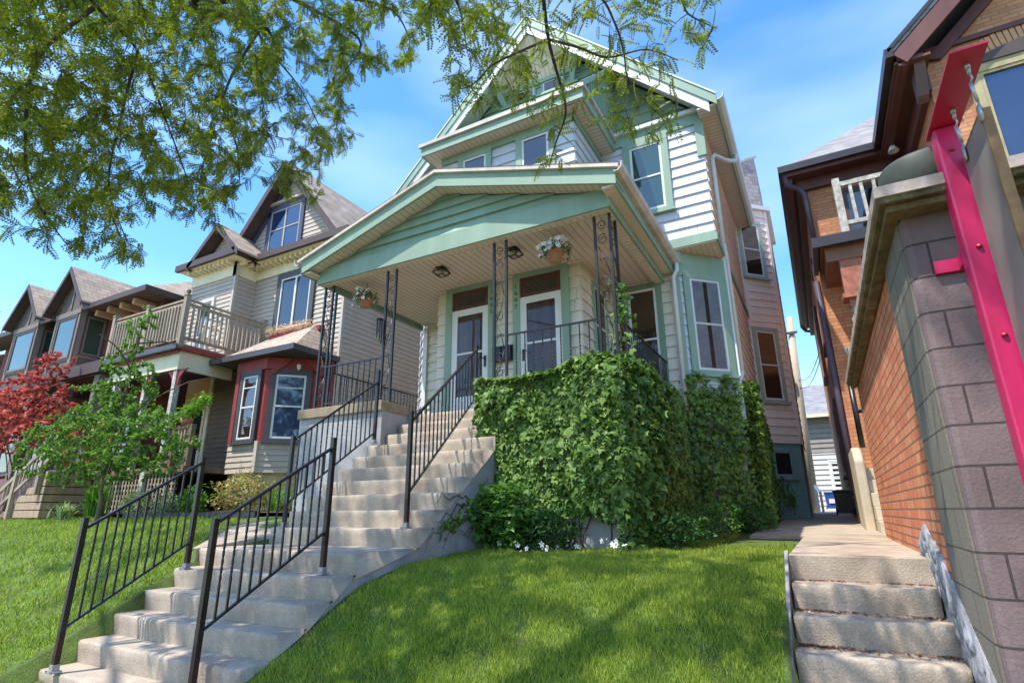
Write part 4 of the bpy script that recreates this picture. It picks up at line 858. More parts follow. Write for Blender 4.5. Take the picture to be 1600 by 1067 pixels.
def flowerpatch(cx, cy, n, lab, seed, rx=.3):
    q = np.random.default_rng(seed); P = np.array([(cx+q.normal(0, rx*.6), cy+q.normal(0, .06), 0) for _ in range(n)]); P[:, 2] = [ground(a, b)+.05+.09*q.random() for a, b, _ in P]
    r = thing('flower_clump', (cx, cy, ground(cx, cy)), lab, 'flowers', 'white flower clumps at the foot of the ivy wall')
    V, F = flowers(P, .035, q); npobj('flowers', V, F, M['petal'], r)
    P2 = np.repeat(P, 6, 0)+q.normal(0, .04, (n*6, 3)); P2[:, 2] -= .03; A, B, Cc = rotframes(len(P2), q); V, F = stamp(P2, A, B, Cc, q.uniform(.03, .06, len(P2)), *OVAL); npobj('foliage', V, F, VG, r)
flowerpatch(-2.12, 6.08, 5, 'right clump of small white flowers below the bare concrete patch', 1)
flowerpatch(-2.72, 6.02, 3, 'middle clump of small white flowers at the ivy foot', 2, .2)
flowerpatch(-3.05, 5.85, 4, 'left clump of small white flowers below the dark shrub', 3, .25)

# ------------------------------------------------------------------ side steps, board and the masonry at the right
S2 = thing('side_steps', (.1, 4.4, -1.3), 'short worn concrete steps beside the brick wall, littered with dead leaves', 'stairs')
sn = [(3.09, -1.525), (3.37, -1.355), (3.65, -1.185), (3.93, -1.015), (4.21, -.845), (4.49, -.675), (4.77, -.505), (5.05, -.333)]
for i, (y, z) in enumerate(sn):
    m = MB(); wavy_step(m, -.30, .575+.012*math.sin(i*3), y, z, .34, .25, 80+i); obj('step', m, M['concrete'], S2, True)
m = MB()
for (y, z) in sn: m.box(-.28, .55, y+.05, 5.5, z-.3, z-.05)
obj('core', m, M['conc_side'], S2)
def litf(q):
    i = int(q.integers(2, 7)); y, z = sn[i]; left = q.random() < .62; x = -.29+abs(q.normal(0, .2)) if left else .57-abs(q.normal(0, .14)); return (min(max(x, -.29), .57), y+.27-abs(q.normal(0, .045)), z)
V, F = lit(1100, litf, 9, '', .020); tag(npobj('leaf_litter', V, F, leafmat('litter', (.09, .035, .02), (.30, .13, .07), .1)), 'dead brown leaf scraps lying on the side steps', 'leaf litter', kind='stuff')
m = MB(); m.prism([(-.338, 3.1, -1.50), (-.338, 5.06, -.30), (-.338, 5.06, -.50), (-.338, 3.1, -1.72)], (.024, 0, 0)); m.prism([(-.372, 4.05, -.98), (-.372, 4.35, -.80), (-.372, 4.35, -.98), (-.372, 4.05, -1.16)], (.03, 0, 0))
single('edging_board', m, M['board'], (-.33, 4.1, -1.0), 'grey weathered plank edging the lawn along the side steps', 'board')
BW = thing('terrace_wall', (.62, 4, -1.5), 'low terrace wall of painted blocks and red brick with mossy coping, right edge', 'wall')
m = MB(); m.box(.60, 3.4, 3.50, 4.30, -1.9, 1.60); obj('block_pier', m, M['blockm'], BW, bevel=.035)
m = MB(); m.box(.592, .60, 3.56, 4.30, -1.9, 1.58); obj('block_return', m, M['blockside'], BW)
m = MB(); m.box(.605, 1.0, 4.30, 8.6, -1.2, 1.60); obj('brick_wall', m, M['rbrick'], BW)
m = MB(); m.box(.50, 3.4, 3.32, 3.6, 1.60, 1.655); m.box(.50, 1.1, 3.6, 8.65, 1.60, 1.655); m.box(.53, 3.4, 3.36, 3.5, 1.56, 1.60); m.box(.53, .60, 3.5, 8.62, 1.56, 1.60); obj('coping', m, M['coping'], BW, bevel=.006)
m = MB(); m.box(.485, 3.4, 3.305, 3.32, 1.635, 1.70); m.box(.485, .50, 3.32, 8.66, 1.635, 1.70); m.box(.50, 3.4, 3.32, 3.62, 1.656, 1.69); m.box(.50, 1.1, 3.62, 8.65, 1.656, 1.69); obj('coping_edge', m, M['copedge'], BW)
m = MB(); q = random.Random(4)                       # crumbling whitewashed stone footing
for i in range(150):
    y = q.uniform(3.1, 5.4); zb = interp(y, [(3.1, -1.52), (5.05, -.34), (5.5, -.33)]); top = .30*min(1, (5.45-y)/.9+.25)
    cy_, cz_ = y, zb-.04+top*q.random(); ry_, rz_, rx_ = q.uniform(.05, .13), q.uniform(.04, .09), q.uniform(.022, .036); o = len(m.v); a0 = q.uniform(0, 6)
    for a in range(7):
        ph = -math.pi/2+math.pi*a/6
        for b in range(9): th = 2*math.pi*b/9; w_ = 1+.16*math.sin(3*th+a0)+.12*math.sin(2*ph+a0*2); m.v.append((.605+rx_*math.cos(ph)*math.cos(th)*w_, cy_+ry_*math.cos(ph)*math.sin(th)*w_, cz_+rz_*math.sin(ph)*w_))
    for a in range(6):
        for b in range(9): b2 = (b+1) % 9; m.f.append((o+a*9+b, o+a*9+b2, o+(a+1)*9+b2, o+(a+1)*9+b))
pts = [(3.1, -1.75, -1.18), (4.2, -1.05, -.50), (5.0, -.55, -.10), (5.45, -.40, -.24)]
for (ya, a0, a1), (yb, b0, b1) in zip(pts, pts[1:]): m.add([(.582, ya, a0), (.582, yb, b0), (.582, yb, b1), (.582, ya, a1), (.60, ya, a1), (.60, yb, b1)], [(0, 1, 2, 3), (3, 2, 5, 4)])
obj('stone_footing', m, M['rubble'], BW, True)
m = MB(); m.lathe((.79, 3.62, 1.66), [(.10, 0), (.15, .03), (.205, .12), (.225, .24), (.215, .26), (.20, .26)], 28)
single('metal_tub', m, M['patina'], (.79, 3.62, 1.69), 'dark green patinated round metal tub standing on the terrace wall coping', 'tub', smooth=True)
SG = thing('hanging_sign', (.86, 3.33, -1.5), 'bright magenta steel post with flat top plate holding a grey sign panel', 'sign')
m = MB(); m.box(.80, .91, 3.28, 3.39, -1.5, 1.948); obj('post', m, M['magenta'], SG, bevel=.012)
m = MB(); m.box(.785, .925, 2.69, 3.40, 1.95, 1.962); obj('top_plate', m, M['crimson'], SG)
m = MB()
for zz in (-.6, .2, .78, 1.24, 1.80): m.lathe((.855, 3.275, zz), [(.012, -.006), (.014, 0), (.012, .006)], 8); m.obox((.845, 3.272, zz-.01), (.02, 0, 0), (0, .009, 0), (0, 0, .02))
obj('bolt', m, M['crimson'], SG)
m = MB(); m.box(.70, .80, 3.47, 3.498, 1.20, 1.27); m.box(.80, .84, 3.39, 3.498, 1.20, 1.27); obj('wall_tab', m, M['magenta'], SG)
for yy, zt_ in ((2.80, 1.95), (3.14, 1.95)):
    m = MB(); x = .865; m.tube([(x, yy, 1.95), (x, yy, 1.925)], .012, 6)
    ring = [(x, yy+.016*math.sin(t), 1.908+.018*math.cos(t)) for t in [i*math.pi/6 for i in range(13)]]; m.tube(ring, .0045, 6)
    m.tube([(x, yy, 1.90), (x+.008, yy+.01, 1.875), (x, yy+.02, 1.86)], .005, 6); m.tube([(x, yy+.02, 1.86), (x+.015, yy+.05, 1.775)], [.008, .008], 8); m.tube([(x+.015, yy+.05, 1.775), (x+.02, yy+.06, 1.755), (x+.025, yy+.055, 1.735)], .005, 6)
    m.box(.872, .88, yy+.03, yy+.075, 1.67, 1.752); obj('turnbuckle', m, M['zinc'], SG, True)
m = MB(); m.box(.885, .915, 2.872, 3.255, .3, 1.735); obj('sign_panel', m, M['signg'], SG)
m = MB(); m.box(.880, .920, 2.860, 2.8715, .3, 1.74); m.box(.8835, .9165, 2.8715, 3.255, 1.7355, 1.745); obj('panel_edge', m, M['gold'], SG)

# ------------------------------------------------------------------ brick house with balcony
K = thing('brick_house', (2, 11, -.3), 'orange brick house with dark eaves, balcony and arched window at the right', 'house')
m = MB(); m.box(.55, 6, 11.4, 22, -.6, 6.44); obj('rear_wall', m, M['obrick'], K)
m = MB(); m.box(2.3, 9, 9.0, 11.4, -.6, 6.5); m.prism([(2.3, 9.0, 6.5), (8.9, 9.0, 6.5), (5.6, 9.0, 9.7)], (0, 9, 0)); obj('front_wall', m, M['obrick'], K)
m = MB(); m.prism([(1.83, 8.5, 6.55), (5.6, 8.5, 10.15), (5.6, 8.5, 10.05), (1.83, 8.5, 6.45)], (0, 12, 0)); m.prism([(9.4, 8.5, 6.55), (5.6, 8.5, 10.15), (5.6, 8.5, 10.05), (9.4, 8.5, 6.45)], (0, 12, 0)); obj('front_roof', m, M['groof'], K)
m = MB(); m.prism([(1.86, 8.50, 6.45), (5.6, 8.50, 10.03), (5.6, 8.50, 9.70), (2.0, 8.50, 6.25)], (0, .05, 0)); m.prism([(1.9, 8.56, 6.40), (5.6, 8.56, 9.98), (5.6, 8.56, 9.93), (1.9, 8.56, 6.35)], (0, .44, 0)); m.prism([(2.32, 8.93, 6.5), (5.6, 8.93, 9.7), (5.6, 8.93, 9.45), (2.5, 8.93, 6.45)], (0, .07, 0)); obj('bargeboard', m, M['rbrown'], K)
m = MB(); m.prism([(1.80, 8.47, 6.56), (5.6, 8.47, 10.2), (5.6, 8.47, 10.13), (1.80, 8.47, 6.48)], (0, .06, 0)); m.box(1.76, 1.86, 8.47, 11.1, 6.40, 6.56); obj('dark_gutter', m, M['darkgut'], K)
m = MB(); m.box(1.86, 2.3, 8.55, 11.1, 6.30, 6.34); m.box(1.95, 2.02, 8.55, 11.05, 6.24, 6.30); m.box(2.2, 2.3, 8.9, 11.4, 5.95, 6.30); m.box(1.90, 1.95, 8.55, 11.05, 6.26, 6.40); obj('eave_soffit', m, M['rbrown'], K)
m = MB(); m.prism([(2.10, 8.62, 6.42), (2.10, 8.98, 6.42), (2.10, 8.98, 5.80), (2.10, 8.86, 5.86), (2.10, 8.66, 6.22)], (.14, 0, 0)); obj('corbel', m, mat('mauve_brown', (.16, .085, .085), .6, .1), K)
# hip roof and eaves of the rear wing
m = MB(); m.add([(.18, 11.0, 6.52), (1.9, 11.0, 6.52), (4.2, 11.0, 6.52), (4.2, 15.0, 10.3), (.18, 22, 6.52), (4.2, 22, 10.3), (.18, 11.0, 6.46), (4.2, 11, 6.46), (.18, 22, 6.46)], [(0, 2, 3), (0, 3, 5, 4)]); obj('hip_roof', m, M['groof'], K)
m = MB(); m.box(.14, 1.86, 10.94, 11.02, 6.42, 6.56); m.box(.14, .22, 11.02, 22, 6.42, 6.56); obj('hip_gutter', m, M['darkgut'], K)
m = MB(); m.box(.22, 2.3, 11.02, 11.4, 6.34, 6.42); m.box(.22, .55, 11.4, 22, 6.34, 6.42); m.box(.30, .36, 11.1, 22, 6.22, 6.34); m.box(.42, .55, 11.28, 22, 6.05, 6.34); m.box(.55, 2.3, 11.30, 11.4, 6.12, 6.34); obj('hip_soffit', m, M['rbrown'], K)
m = MB(); m.tube([(.24, 11.05, 6.42), (.26, 11.1, 6.2), (.46, 11.22, 6.12), (.54, 11.26, 6.0), (.57, 11.30, 4.6)], .05, 8); m.tube([(.48, 11.46, 4.2), (.50, 11.46, -.2)], .055, 8); m.tube([(.18, 22, 6.42), (.3, 22, 6.25), (.5, 22, 6.2)], .05, 6); obj('downspout', m, mat('plum_downspout', (.10, .075, .105), .4, .1), K, True)
for (y0, y1, z0, z1) in ((13.0, 13.9, 3.4, 5.2), (16.4, 17.3, 3.4, 5.2), (12.6, 13.2, .3, 1.2), (14.9, 15.8, .8, 2.4)): window(K, FYl(.55), y0, y1, z0, z1, M['rbrown'], M['dgrey'], M['glass'], cw=.10)
w = window(K, FX(9.0), 2.86, 4.5, 4.0, 6.02, M['creamj'], M['creamj'], M['glassb'], cw=.13, rail=False, panes=3, base=.02, proud=.07)
m = MB(); n = 14; xs_ = [2.74+1.88*i/n for i in range(n+1)]; zs_ = [6.17+.22*math.sin(math.pi*i/n)**.8 for i in range(n+1)]
m.prism([(x, 8.9, z) for x, z in zip(xs_, zs_)]+[(4.62, 8.9, 6.15), (2.74, 8.9, 6.15)], (0, .10, 0)); obj('arch_panel', m, M['brown'], K)
m = MB()
for i in range(30):
    t = i/29; x = 2.70+1.96*t; z = 6.20+.23*math.sin(math.pi*t)**.8; s_ = math.cos(math.pi*t)*.5; m.obox((x-.028, 8.975, z), (.056, 0, .056*s_*.3), (0, .03, 0), (-s_*.08, 0, .24))
obj('arch_brick', m, mat('pale_arch_brick', (.62, .34, .17), .85, .12, 9, bump=.4), K)
m = MB(); FX(9.0).box(m, 2.34, 8, 6.62, 6.70, 0, .05); obj('belt_course', m, M['rbrown'], K)
m = MB(); m.lathe((2.0, 10.7, 6.12), [(.03, .12), (.05, .10), (.09, 0), (.085, 0), (.02, .05)], 12); obj('floodlight', m, M['white'], K, True)
# porch with balcony above
m = MB(); m.box(.49, 2.3, 10.0, 11.4, 4.38, 4.42); obj('balcony_floor', m, M['darkgut'], K)
m = MB(); m.box(.45, 2.3, 9.94, 10.02, 4.26, 4.44); m.box(.45, .53, 10.02, 11.3, 4.26, 4.44); obj('balcony_gutter', m, M['darkgut'], K)
m = MB(); m.box(.56, 2.3, 10.06, 11.4, 4.30, 4.34); m.box(.62, 2.3, 10.10, 10.30, 4.02, 4.30); m.box(.62, .82, 10.3, 11.4, 4.02, 4.30); m.box(.95, 2.3, 10.6, 10.66, 4.22, 4.30); obj('porch_ceiling', m, M['cofferm'], K)
m = MB(); m.box(.80, 1.12, 10.12, 10.40, 3.42, 4.02); m.box(.76, 1.16, 10.08, 10.44, 3.34, 3.42); m.box(.84, 1.08, 10.16, 10.36, 3.2, 3.34); obj('column_capital', m, mat('salmon_block', (.50, .17, .10), .7, .3, 8), K)
m = MB(); m.lathe((.96, 10.26, 1.0), [(.14, 0), (.15, .1), (.11, .2), (.12, .9), (.10, 1.9), (.13, 2.0), (.09, 2.1), (.12, 2.2)], 14); obj('column', m, M['peel'], K, True)
m = MB(); m.box(.92, 1.03, 10.02, 10.12, 4.44, 5.50); obj('balcony_post', m, M['peel'], K)
m = MB(); m.box(1.03, 2.3, 10.03, 10.10, 5.34, 5.42); m.box(1.03, 2.3, 10.03, 10.09, 4.60, 4.67); objs('balcony_rail', m, M['peel'], K)
for k in range(7):
    x = 1.15+k*.165; m = MB(); m.obox((x, 10.04, 4.66), (.05, 0, 0), (0, .04, 0), (rnd.uniform(-.02, .02), 0, .69)); obj('balcony_baluster', m, M['peel'], K)
window(K, FX(11.4), 1.2, 2.1, 4.5, 5.9, M['rbrown'], M['dgrey'], M['glass'], cw=.08, rail=False)
m = MB(); m.box(.70, .98, 11.385, 11.4, 2.70, 2.84); pl = obj('number_plate', m, M['copedge'], K)
cu = bpy.data.curves.new('digits', 'FONT'); cu.body = '161'; cu.size = .13; cu.extrude = .003
tmp = bpy.data.objects.new('tmp', cu); COL.objects.link(tmp); bpy.context.view_layer.update(); me = bpy.data.meshes.new_from_object(tmp.evaluated_get(bpy.context.evaluated_depsgraph_get())); bpy.data.objects.remove(tmp); me.materials.clear()
me.transform(Matrix.Translation(Vector((.73, 11.382, 2.725))-Vector(K.location)) @ Matrix.Rotation(R(90), 4, 'X')); link_mesh('digits', me, M['dgrey'], pl)
SS = thing('stoop', (.8, 10.3, -.2), 'beige concrete stoop with side wall where the brick wall ends', 'steps')
m = MB(); m.prism([(.47, 9.9, -.35), (.47, 9.9, .70), (.47, 10.02, .86), (.47, 10.3, .93), (.47, 11.3, .93), (.47, 11.3, -.35)], (.13, 0, 0)); obj('side_wall', m, M['beigest'], SS, bevel=.03)
for k in range(5):
    m = MB(); m.box(.605, 1.5, 9.25+k*.26, 11.3, -.34+k*.19, -.16+k*.19+.01); obj('step', m, M['beigest'], SS, bevel=.01)
m = MB(); m.tube([(.62, 10.0, .9), (.62, 10.0, 1.95)], .04, 8); m.tube([(.62, 10.0, 1.9), (1.3, 10.0, 1.95)], .035, 8); m.tube([(.62, 10.0, 1.45), (1.3, 10.0, 1.45)], .03, 8); m.lathe((.62, 10.0, 1.93), [(.05, 0), (.07, .05), (.03, .1)], 10); obj('pipe_rail', m, M['iron'], SS, True)

# alley: bins, pole, rear house
def bin_(x, y, h, w, mt, lab):
    b = thing('wheeled_bin', (x, y, ground(x, y)), lab, 'bin'); z = ground(x, y)+.12 if y > 12 else ground(x, y)
    m = MB(); m.add([(x-w*.42, y-w*.42, z+.04), (x+w*.42, y-w*.42, z+.04), (x+w*.42, y+w*.42, z+.04), (x-w*.42, y+w*.42, z+.04), (x-w/2, y-w/2, z+h*.9), (x+w/2, y-w/2, z+h*.9), (x+w/2, y+w/2, z+h*.9), (x-w/2, y+w/2, z+h*.9)], [(0, 3, 2, 1), (4, 5, 6, 7), (0, 1, 5, 4), (1, 2, 6, 5), (2, 3, 7, 6), (3, 0, 4, 7)]); obj('body', m, mt, b, bevel=.01)
    m = MB(); m.box(x-w*.54, x+w*.54, y-w*.54, y+w*.56, z+h*.9+.002, z+h); obj('lid', m, mt, b, bevel=.02)
    m = MB(); m.box(x-w*.22, x+w*.2, y-w*.52, y-w*.485, z+h*.35, z+h*.6); obj('label_panel', m, M['white'], b) if mt == M['bluebin'] else None
    for s_ in (-1, 1): m = MB(); m.tube([(x+s_*w*.42, y+w*.4, z+.08), (x+s_*w*.5, y+w*.4, z+.08)], .08, 10); obj('wheel', m, M['black'], b)
bin_(.26, 28, .72, .50, M['bluebin'], 'blue recycling bin far down the alley'); bin_(.36, 14.3, .52, .36, M['black'], 'black bin against the brick house in the alley')
m = MB(); m.tube([(-.42, 26, -.2), (-.35, 26, 4), (-.18, 26, 8.1)], [.22, .19, .13], 10); P_ = thing('utility_pole', (-.4, 26, -.1), 'tall weathered utility pole standing in the alley', 'utility pole'); obj('shaft', m, M['pole'], P_, True)
m = MB(); m.box(-.42, .02, 25.8, 25.86, 7.3, 7.4); m.lathe((-.45, 25.7, 4.9), [(.06, 0), (.08, .1), (.08, .4), (.04, .5)], 8); obj('fittings', m, M['dgrey'], P_)
m = MB()
for (za, zb, yb) in ((5.3, 4.9, 20), (4.95, 4.7, 20)): m.tube([(-.25+.8*t, 26-(26-yb)*t, za+(zb-za)*t-.35*math.sin(math.pi*t)) for t in [i/8 for i in range(9)]], .014, 4)
obj('wire', m, M['black'], P_)
RH = thing('rear_house', (1, 34, 0), 'pale sided house with grey roof at the far end of the alley', 'house')
m = MB(); lap(m, FX(34), -.3, 2.9, (-2.6, 6), .26, .05); lap(m, FYl(-2.6), -.3, 4.9, (34, 44), .26, .05); obj('lower_siding', m, M['galvp'], RH)
m = MB(); lap(m, FX(34), 2.9, 4.9, (-2.6, 6), .26, .05); obj('upper_siding', m, mat('taupe_siding', (.30, .25, .22), .8, .08), RH)
m = MB(); m.add([(-3, 33.5, 4.85), (6.5, 33.5, 4.85), (6.5, 38.5, 7.4), (-3, 38.5, 7.4), (6.5, 44, 4.85), (-3, 44, 4.85)], [(0, 1, 2, 3), (3, 2, 4, 5)]); obj('roof', m, M['groof'], RH)
m = MB(); m.box(-3, 6.5, 33.45, 33.5, 4.72, 4.9); obj('eave_board', m, M['yell'], RH)
window(RH, FX(34), .55, 1.35, .9, 2.4, M['white'], M['white'], M['glass'], cw=.12)
m = MB(); m.box(-.30, -.2, 24.9, 25.0, -.1, .9); m.bar((-.25, 24.95, .88), (-.1, 22.5, .55), .08, .08); m.box(-.14, -.06, 22.45, 22.55, -.1, .6)
single('alley_rail', m, M['white'], (-.2, 24, 0), 'short white wooden handrail near the foot of the utility pole', 'railing')
m = MB(); 
for k in range(7): m.bar((-.95+k*.08, 15.9+k*.5, -.15), (-.95+k*.08, 15.9+k*.5, .45+.05*math.sin(k*3)), .07, .02)
m.bar((-.95, 15.9, .3), (-.47, 18.9, .3), .05, .03); single('picket_fence', m, M['deckd'], (-.7, 17, -.1), 'low old wooden fence scraps beside the rear corner of the green house', 'fence')

# ------------------------------------------------------------------ beige house on the left
B = thing('beige_house', (-12, 9.5, 0), 'beige sided house with red bay window and wooden upstairs deck, left of centre', 'house')
BS = M['bsiding']; DGT = M['dgrey']
m = MB(); lap(m, FYr(-9.62), .8, 6.55, (9.1, 20), .125, .02); lap(m, FX(9.1), 3.3, 6.2, (-13.05, -9.62), .125, .02); lap(m, FYr(-13.05), 3.8, 6.15, (8.47, 9.1), .125, .02); lap(m, FX(8.47), 3.8, 6.15, (-14.95, -13.05), .125, .02)
obj('siding', m, BS, B)
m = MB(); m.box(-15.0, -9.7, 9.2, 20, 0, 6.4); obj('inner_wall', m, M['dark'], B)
m = MB(); m.box(-9.66, -9.585, 9.07, 9.15, .8, 6.2); m.box(-13.09, -13.015, 8.44, 8.52, 3.8, 6.15); objs('corner_board', m, mat('beige_trim', (.52, .45, .37), .6, .05), B)
m = MB(); FX(9.1).box(m, -13.02, -9.58, 6.2, 6.56, -.1, .04); FYr(-9.62).box(m, 9.06, 20, 6.25, 6.56, -.1, .04); FX(8.47).box(m, -14.98, -13.01, 6.15, 6.56, -.1, .04); FYr(-13.05).box(m, 8.43, 9.06, 6.15, 6.56, -.1, .04); m.box(-15.2, -12.7, 8.15, 9.1, 6.56, 6.58); m.box(-13.0, -9.3, 8.75, 9.1, 6.56, 6.58)
k = -14.9
while k < -9.5:
    yf = 8.47 if k < -13.05 else 9.1; m.box(k, k+.07, yf-.26, yf-.04, 6.45, 6.56); k += .19
for k in range(3): m.box(-13.01, -12.78, 8.5+k*.2, 8.57+k*.2, 6.45, 6.56)
obj('cornice', m, M['yell'], B)
m = MB(); m.box(-13.0, -9.25, 8.66, 8.76, 6.56, 6.74); m.box(-15.25, -12.66, 8.05, 8.15, 6.56, 6.74); m.box(-12.74, -12.66, 8.15, 8.7, 6.56, 6.74); m.box(-9.33, -9.25, 8.76, 20, 6.56, 6.74); objs('gutter', m, M['brown'], B)
XA, ZA, SA = -11.95, 9.45, 1.22; za_ = lambda x: ZA-abs(x-XA)*SA
m = MB(); lap(m, FX(9.1), 6.62, 9.3, lambda z: (XA-(9.32-z)/SA, XA+(9.32-z)/SA), .125, .02); obj('gable_siding', m, BS, B)
m = MB()
for s_ in (-1, 1): xe = XA+s_*2.5; m.prism([(XA, 8.72, ZA+.10), (xe, 8.72, za_(xe)+.10), (xe, 8.72, za_(xe)), (XA, 8.72, ZA)], (0, 11, 0))
obj('roof', m, M['broof'], B)
m = MB()
for s_ in (-1, 1): xe = XA+s_*2.45; m.prism([(XA, 8.69, ZA+.09), (xe, 8.69, za_(xe)+.09), (xe, 8.69, za_(xe)-.17), (XA, 8.69, ZA-.17)], (0, .03, 0)); m.prism([(XA, 8.72, ZA-.02), (xe, 8.72, za_(xe)-.02), (xe, 8.72, za_(xe)-.05), (XA, 8.72, ZA-.05)], (0, .38, 0))
obj('rake_board', m, M['brown'], B)
m = MB()
for s_ in (-1, 1): xe = XA+s_*2.3; m.prism([(XA, 9.04, ZA-.12), (xe, 9.04, za_(xe)-.12), (xe, 9.04, za_(xe)-.30), (XA, 9.04, ZA-.30)], (0, .05, 0))
obj('inner_rake', m, M['navy'], B)
window(B, FX(9.1), -12.72, -11.50, 7.0, 8.25, M['navy'], mat('greige_sash', (.40, .37, .33), .6, .05), M['glassb'], cw=.13, panes=2, proud=.06, base=.03)
m = MB(); m.box(-12.9, -11.0, 8.98, 9.1, 8.42, 8.5); obj('gable_shelf', m, BS, B)
XS, ZS = -13.62, 7.62
m = MB(); lap(m, FX(8.40), 6.70, 7.52, lambda z: (XS-(7.5-z), XS+(7.5-z)), .125, .02); obj('small_gable_siding', m, BS, B)
m = MB()
for s_ in (-1, 1): xe = XS+s_*1.12; m.prism([(XS, 8.08, ZS+.07), (xe, 8.08, ZS-1.05+.07), (xe, 8.08, ZS-1.05), (XS, 8.08, ZS)], (0, 2.6, 0))
obj('small_roof', m, M['broof'], B)
m = MB()
for s_ in (-1, 1): xe = XS+s_*1.10; m.prism([(XS, 8.05, ZS+.06), (xe, 8.05, ZS-.98), (xe, 8.05, ZS-1.16), (XS, 8.05, ZS-.12)], (0, .03, 0)); m.prism([(XS, 8.08, ZS-.02), (xe, 8.08, ZS-1.08), (xe, 8.08, ZS-1.11), (XS, 8.08, ZS-.05)], (0, .32, 0))
obj('small_rake_board', m, M['brown'], B)
w = window(B, FX(9.1), -11.92, -10.78, 4.55, 6.0, DGT, M['white'], M['glass'], cw=.15, rail=False, panes=2, proud=.07, base=.03, sill=False)
w = window(B, FX(8.47), -14.35, -13.85, 3.85, 5.55, mat('pale_door_trim', (.62, .60, .55), .6, .05), M['bsiding'], M['glassg'], cw=.09, rail=False, base=.03, proud=.06, sill=False); w.name = 'balcony_door'
# bay
bc = Fr((-10.66, 8.0, 0), (1, 1, 0), (1, -1, 0)); BL = math.sqrt(2)*1.02
m = MB(); lap(m, FX(8.0), .85, 1.50, (-11.66, -10.66), .125, .02); lap(m, bc, .85, 1.50, (0, BL), .125, .02); obj('bay_siding', m, BS, B)
m = MB(); m.box(-10.72, -10.62, 7.955, 8.05, .85, 1.52); obj('bay_corner', m, mat('beige_trim', (.52, .45, .37)), B)
m = MB(); m.prism([(-11.66, 8.02, 0), (-10.67, 8.02, 0), (-9.66, 9.05, 0), (-9.66, 9.3, 0), (-11.66, 9.3, 0)], (0, 0, 3.4)); m.v = [(x, y, z+1.5 if z == 0 else z) for x, y, z in m.v]
FX(8.0).box(m, -11.68, -10.64, 3.14, 3.42, -.02, .03); bc.box(m, -.02, BL, 3.14, 3.42, -.02, .03); FX(8.0).box(m, -11.68, -11.56, 1.5, 3.14, -.02, .02); obj('bay_wall', m, M['redt'], B)
m = MB(); m.prism([(-11.62, 8.06, -.2), (-10.68, 8.06, -.2), (-9.70, 9.08, -.2), (-9.70, 20, -.2), (-11.62, 9.3, -.2)], (0, 0, 1.05)); obj('bay_foundation', m, M['yelf'], B)
window(B, FX(8.0), -11.38, -10.88, 1.58, 3.02, DGT, M['white'], M['glassr'], cw=.11, proud=.05, extra_h=(2.75,)); window(B, bc, .22, .86, 1.58, 3.02, DGT, M['white'], M['glassb'], cw=.12, proud=.05, extra_h=(2.72,))
m = MB(); FX(8.06).box(m, -11.42, -10.98, .12, .68, 0, .02); obj('basement_window', m, mat('glass_block', (.10, .16, .11), .3, .3, 14), B)
for s_, xx in ((-1, -11.0), (1, -9.95)):
    m = MB(); u0 = .10 if s_ < 0 else 1.22; m.prism([bc.p(u0, 3.40, .03), bc.p(u0-s_*.42, 3.40, .03), bc.p(u0-s_*.36, 3.28, .03), bc.p(u0-s_*.16, 3.12, .03), bc.p(u0-s_*.08, 3.02, .03), bc.p(u0, 3.04, .03)], bc.n*.06); obj('bay_bracket', m, M['redt'], B)
m = MB(); m.lathe(tuple(bc.p(.68, 3.16, .14)), [(.03, .10), (.05, .06), (.04, 0), (.01, -.05)], 10); obj('bay_lamp', m, M['white'], B, True)
m = MB(); m.add([(-12.45, 7.80, 3.50), (-9.60, 7.80, 3.50), (-9.60, 9.1, 3.50), (-10.25, 9.1, 4.36), (-12.45, 9.1, 4.36), (-10.25, 8.85, 4.36)], [(0, 1, 5, 4), (1, 2, 3, 5)]); obj('bay_roof', m, M['broofx'], B)
m = MB(); m.box(-12.45, -9.56, 7.74, 7.82, 3.40, 3.53); m.box(-9.64, -9.56, 7.82, 9.1, 3.40, 3.53); m.box(-12.4, -9.64, 7.82, 9.1, 3.42, 3.45); obj('bay_gutter', m, DGT, B)
# porch and deck
m = MB(); m.box(-15.4, -12.45, 6.95, 8.47, 3.70, 3.76); m.box(-13.05, -12.45, 8.47, 9.1, 3.70, 3.76); obj('deck_floor', m, M['deck'], B)
m = MB(); m.box(-12.47, -12.40, 6.9, 9.0, 3.60, 3.72); m.box(-15.4, -12.47, 6.98, 7.0, 3.55, 3.68); obj('deck_fascia', m, M['redt'], B)
m = MB(); m.box(-15.5, -12.38, 6.86, 6.96, 3.60, 3.72); obj('deck_gutter', m, DGT, B)
m = MB(); m.box(-15.4, -12.52, 7.06, 7.12, 3.16, 3.60); m.box(-12.56, -12.50, 7.12, 8.4, 3.16, 3.60); m.box(-12.58, -12.49, 7.04, 8.4, 3.16, 3.22); m.box(-15.4, -12.58, 7.04, 7.14, 3.16, 3.22); objs('porch_beam', m, M['yell'], B)
m = MB(); m.box(-14.12, -14.0, 8.90, 8.99, 1.0, 3.6); m.box(-14.95, -14.86, 8.95, 8.99, 1.0, 3.05); m.box(-14.34, -14.25, 8.95, 8.99, 1.0, 3.05); m.box(-14.86, -14.34, 8.95, 8.99, 2.96, 3.05); objs('door_casing', m, M['yell'], B)
m = MB()
for x in (-12.64, -12.52, -13.69, -13.81):
    s_ = -1 if x in (-12.64, -13.81) else 1; m.prism([(x, 7.09, 3.16), (x+s_*.34, 7.09, 3.16), (x+s_*.22, 7.09, 3.10), (x+s_*.09, 7.09, 2.98), (x+s_*.05, 7.09, 2.80), (x, 7.09, 2.80)], (0, .04, 0))
obj('spandrel_bracket', m, M['redt'], B)
m = MB(); m.lathe((-14.6, 8.93, 2.15), [(.14, 0), (.20, .03), (.20, .08), (.14, .1)], 14); obj('wreath', m, DG, B)
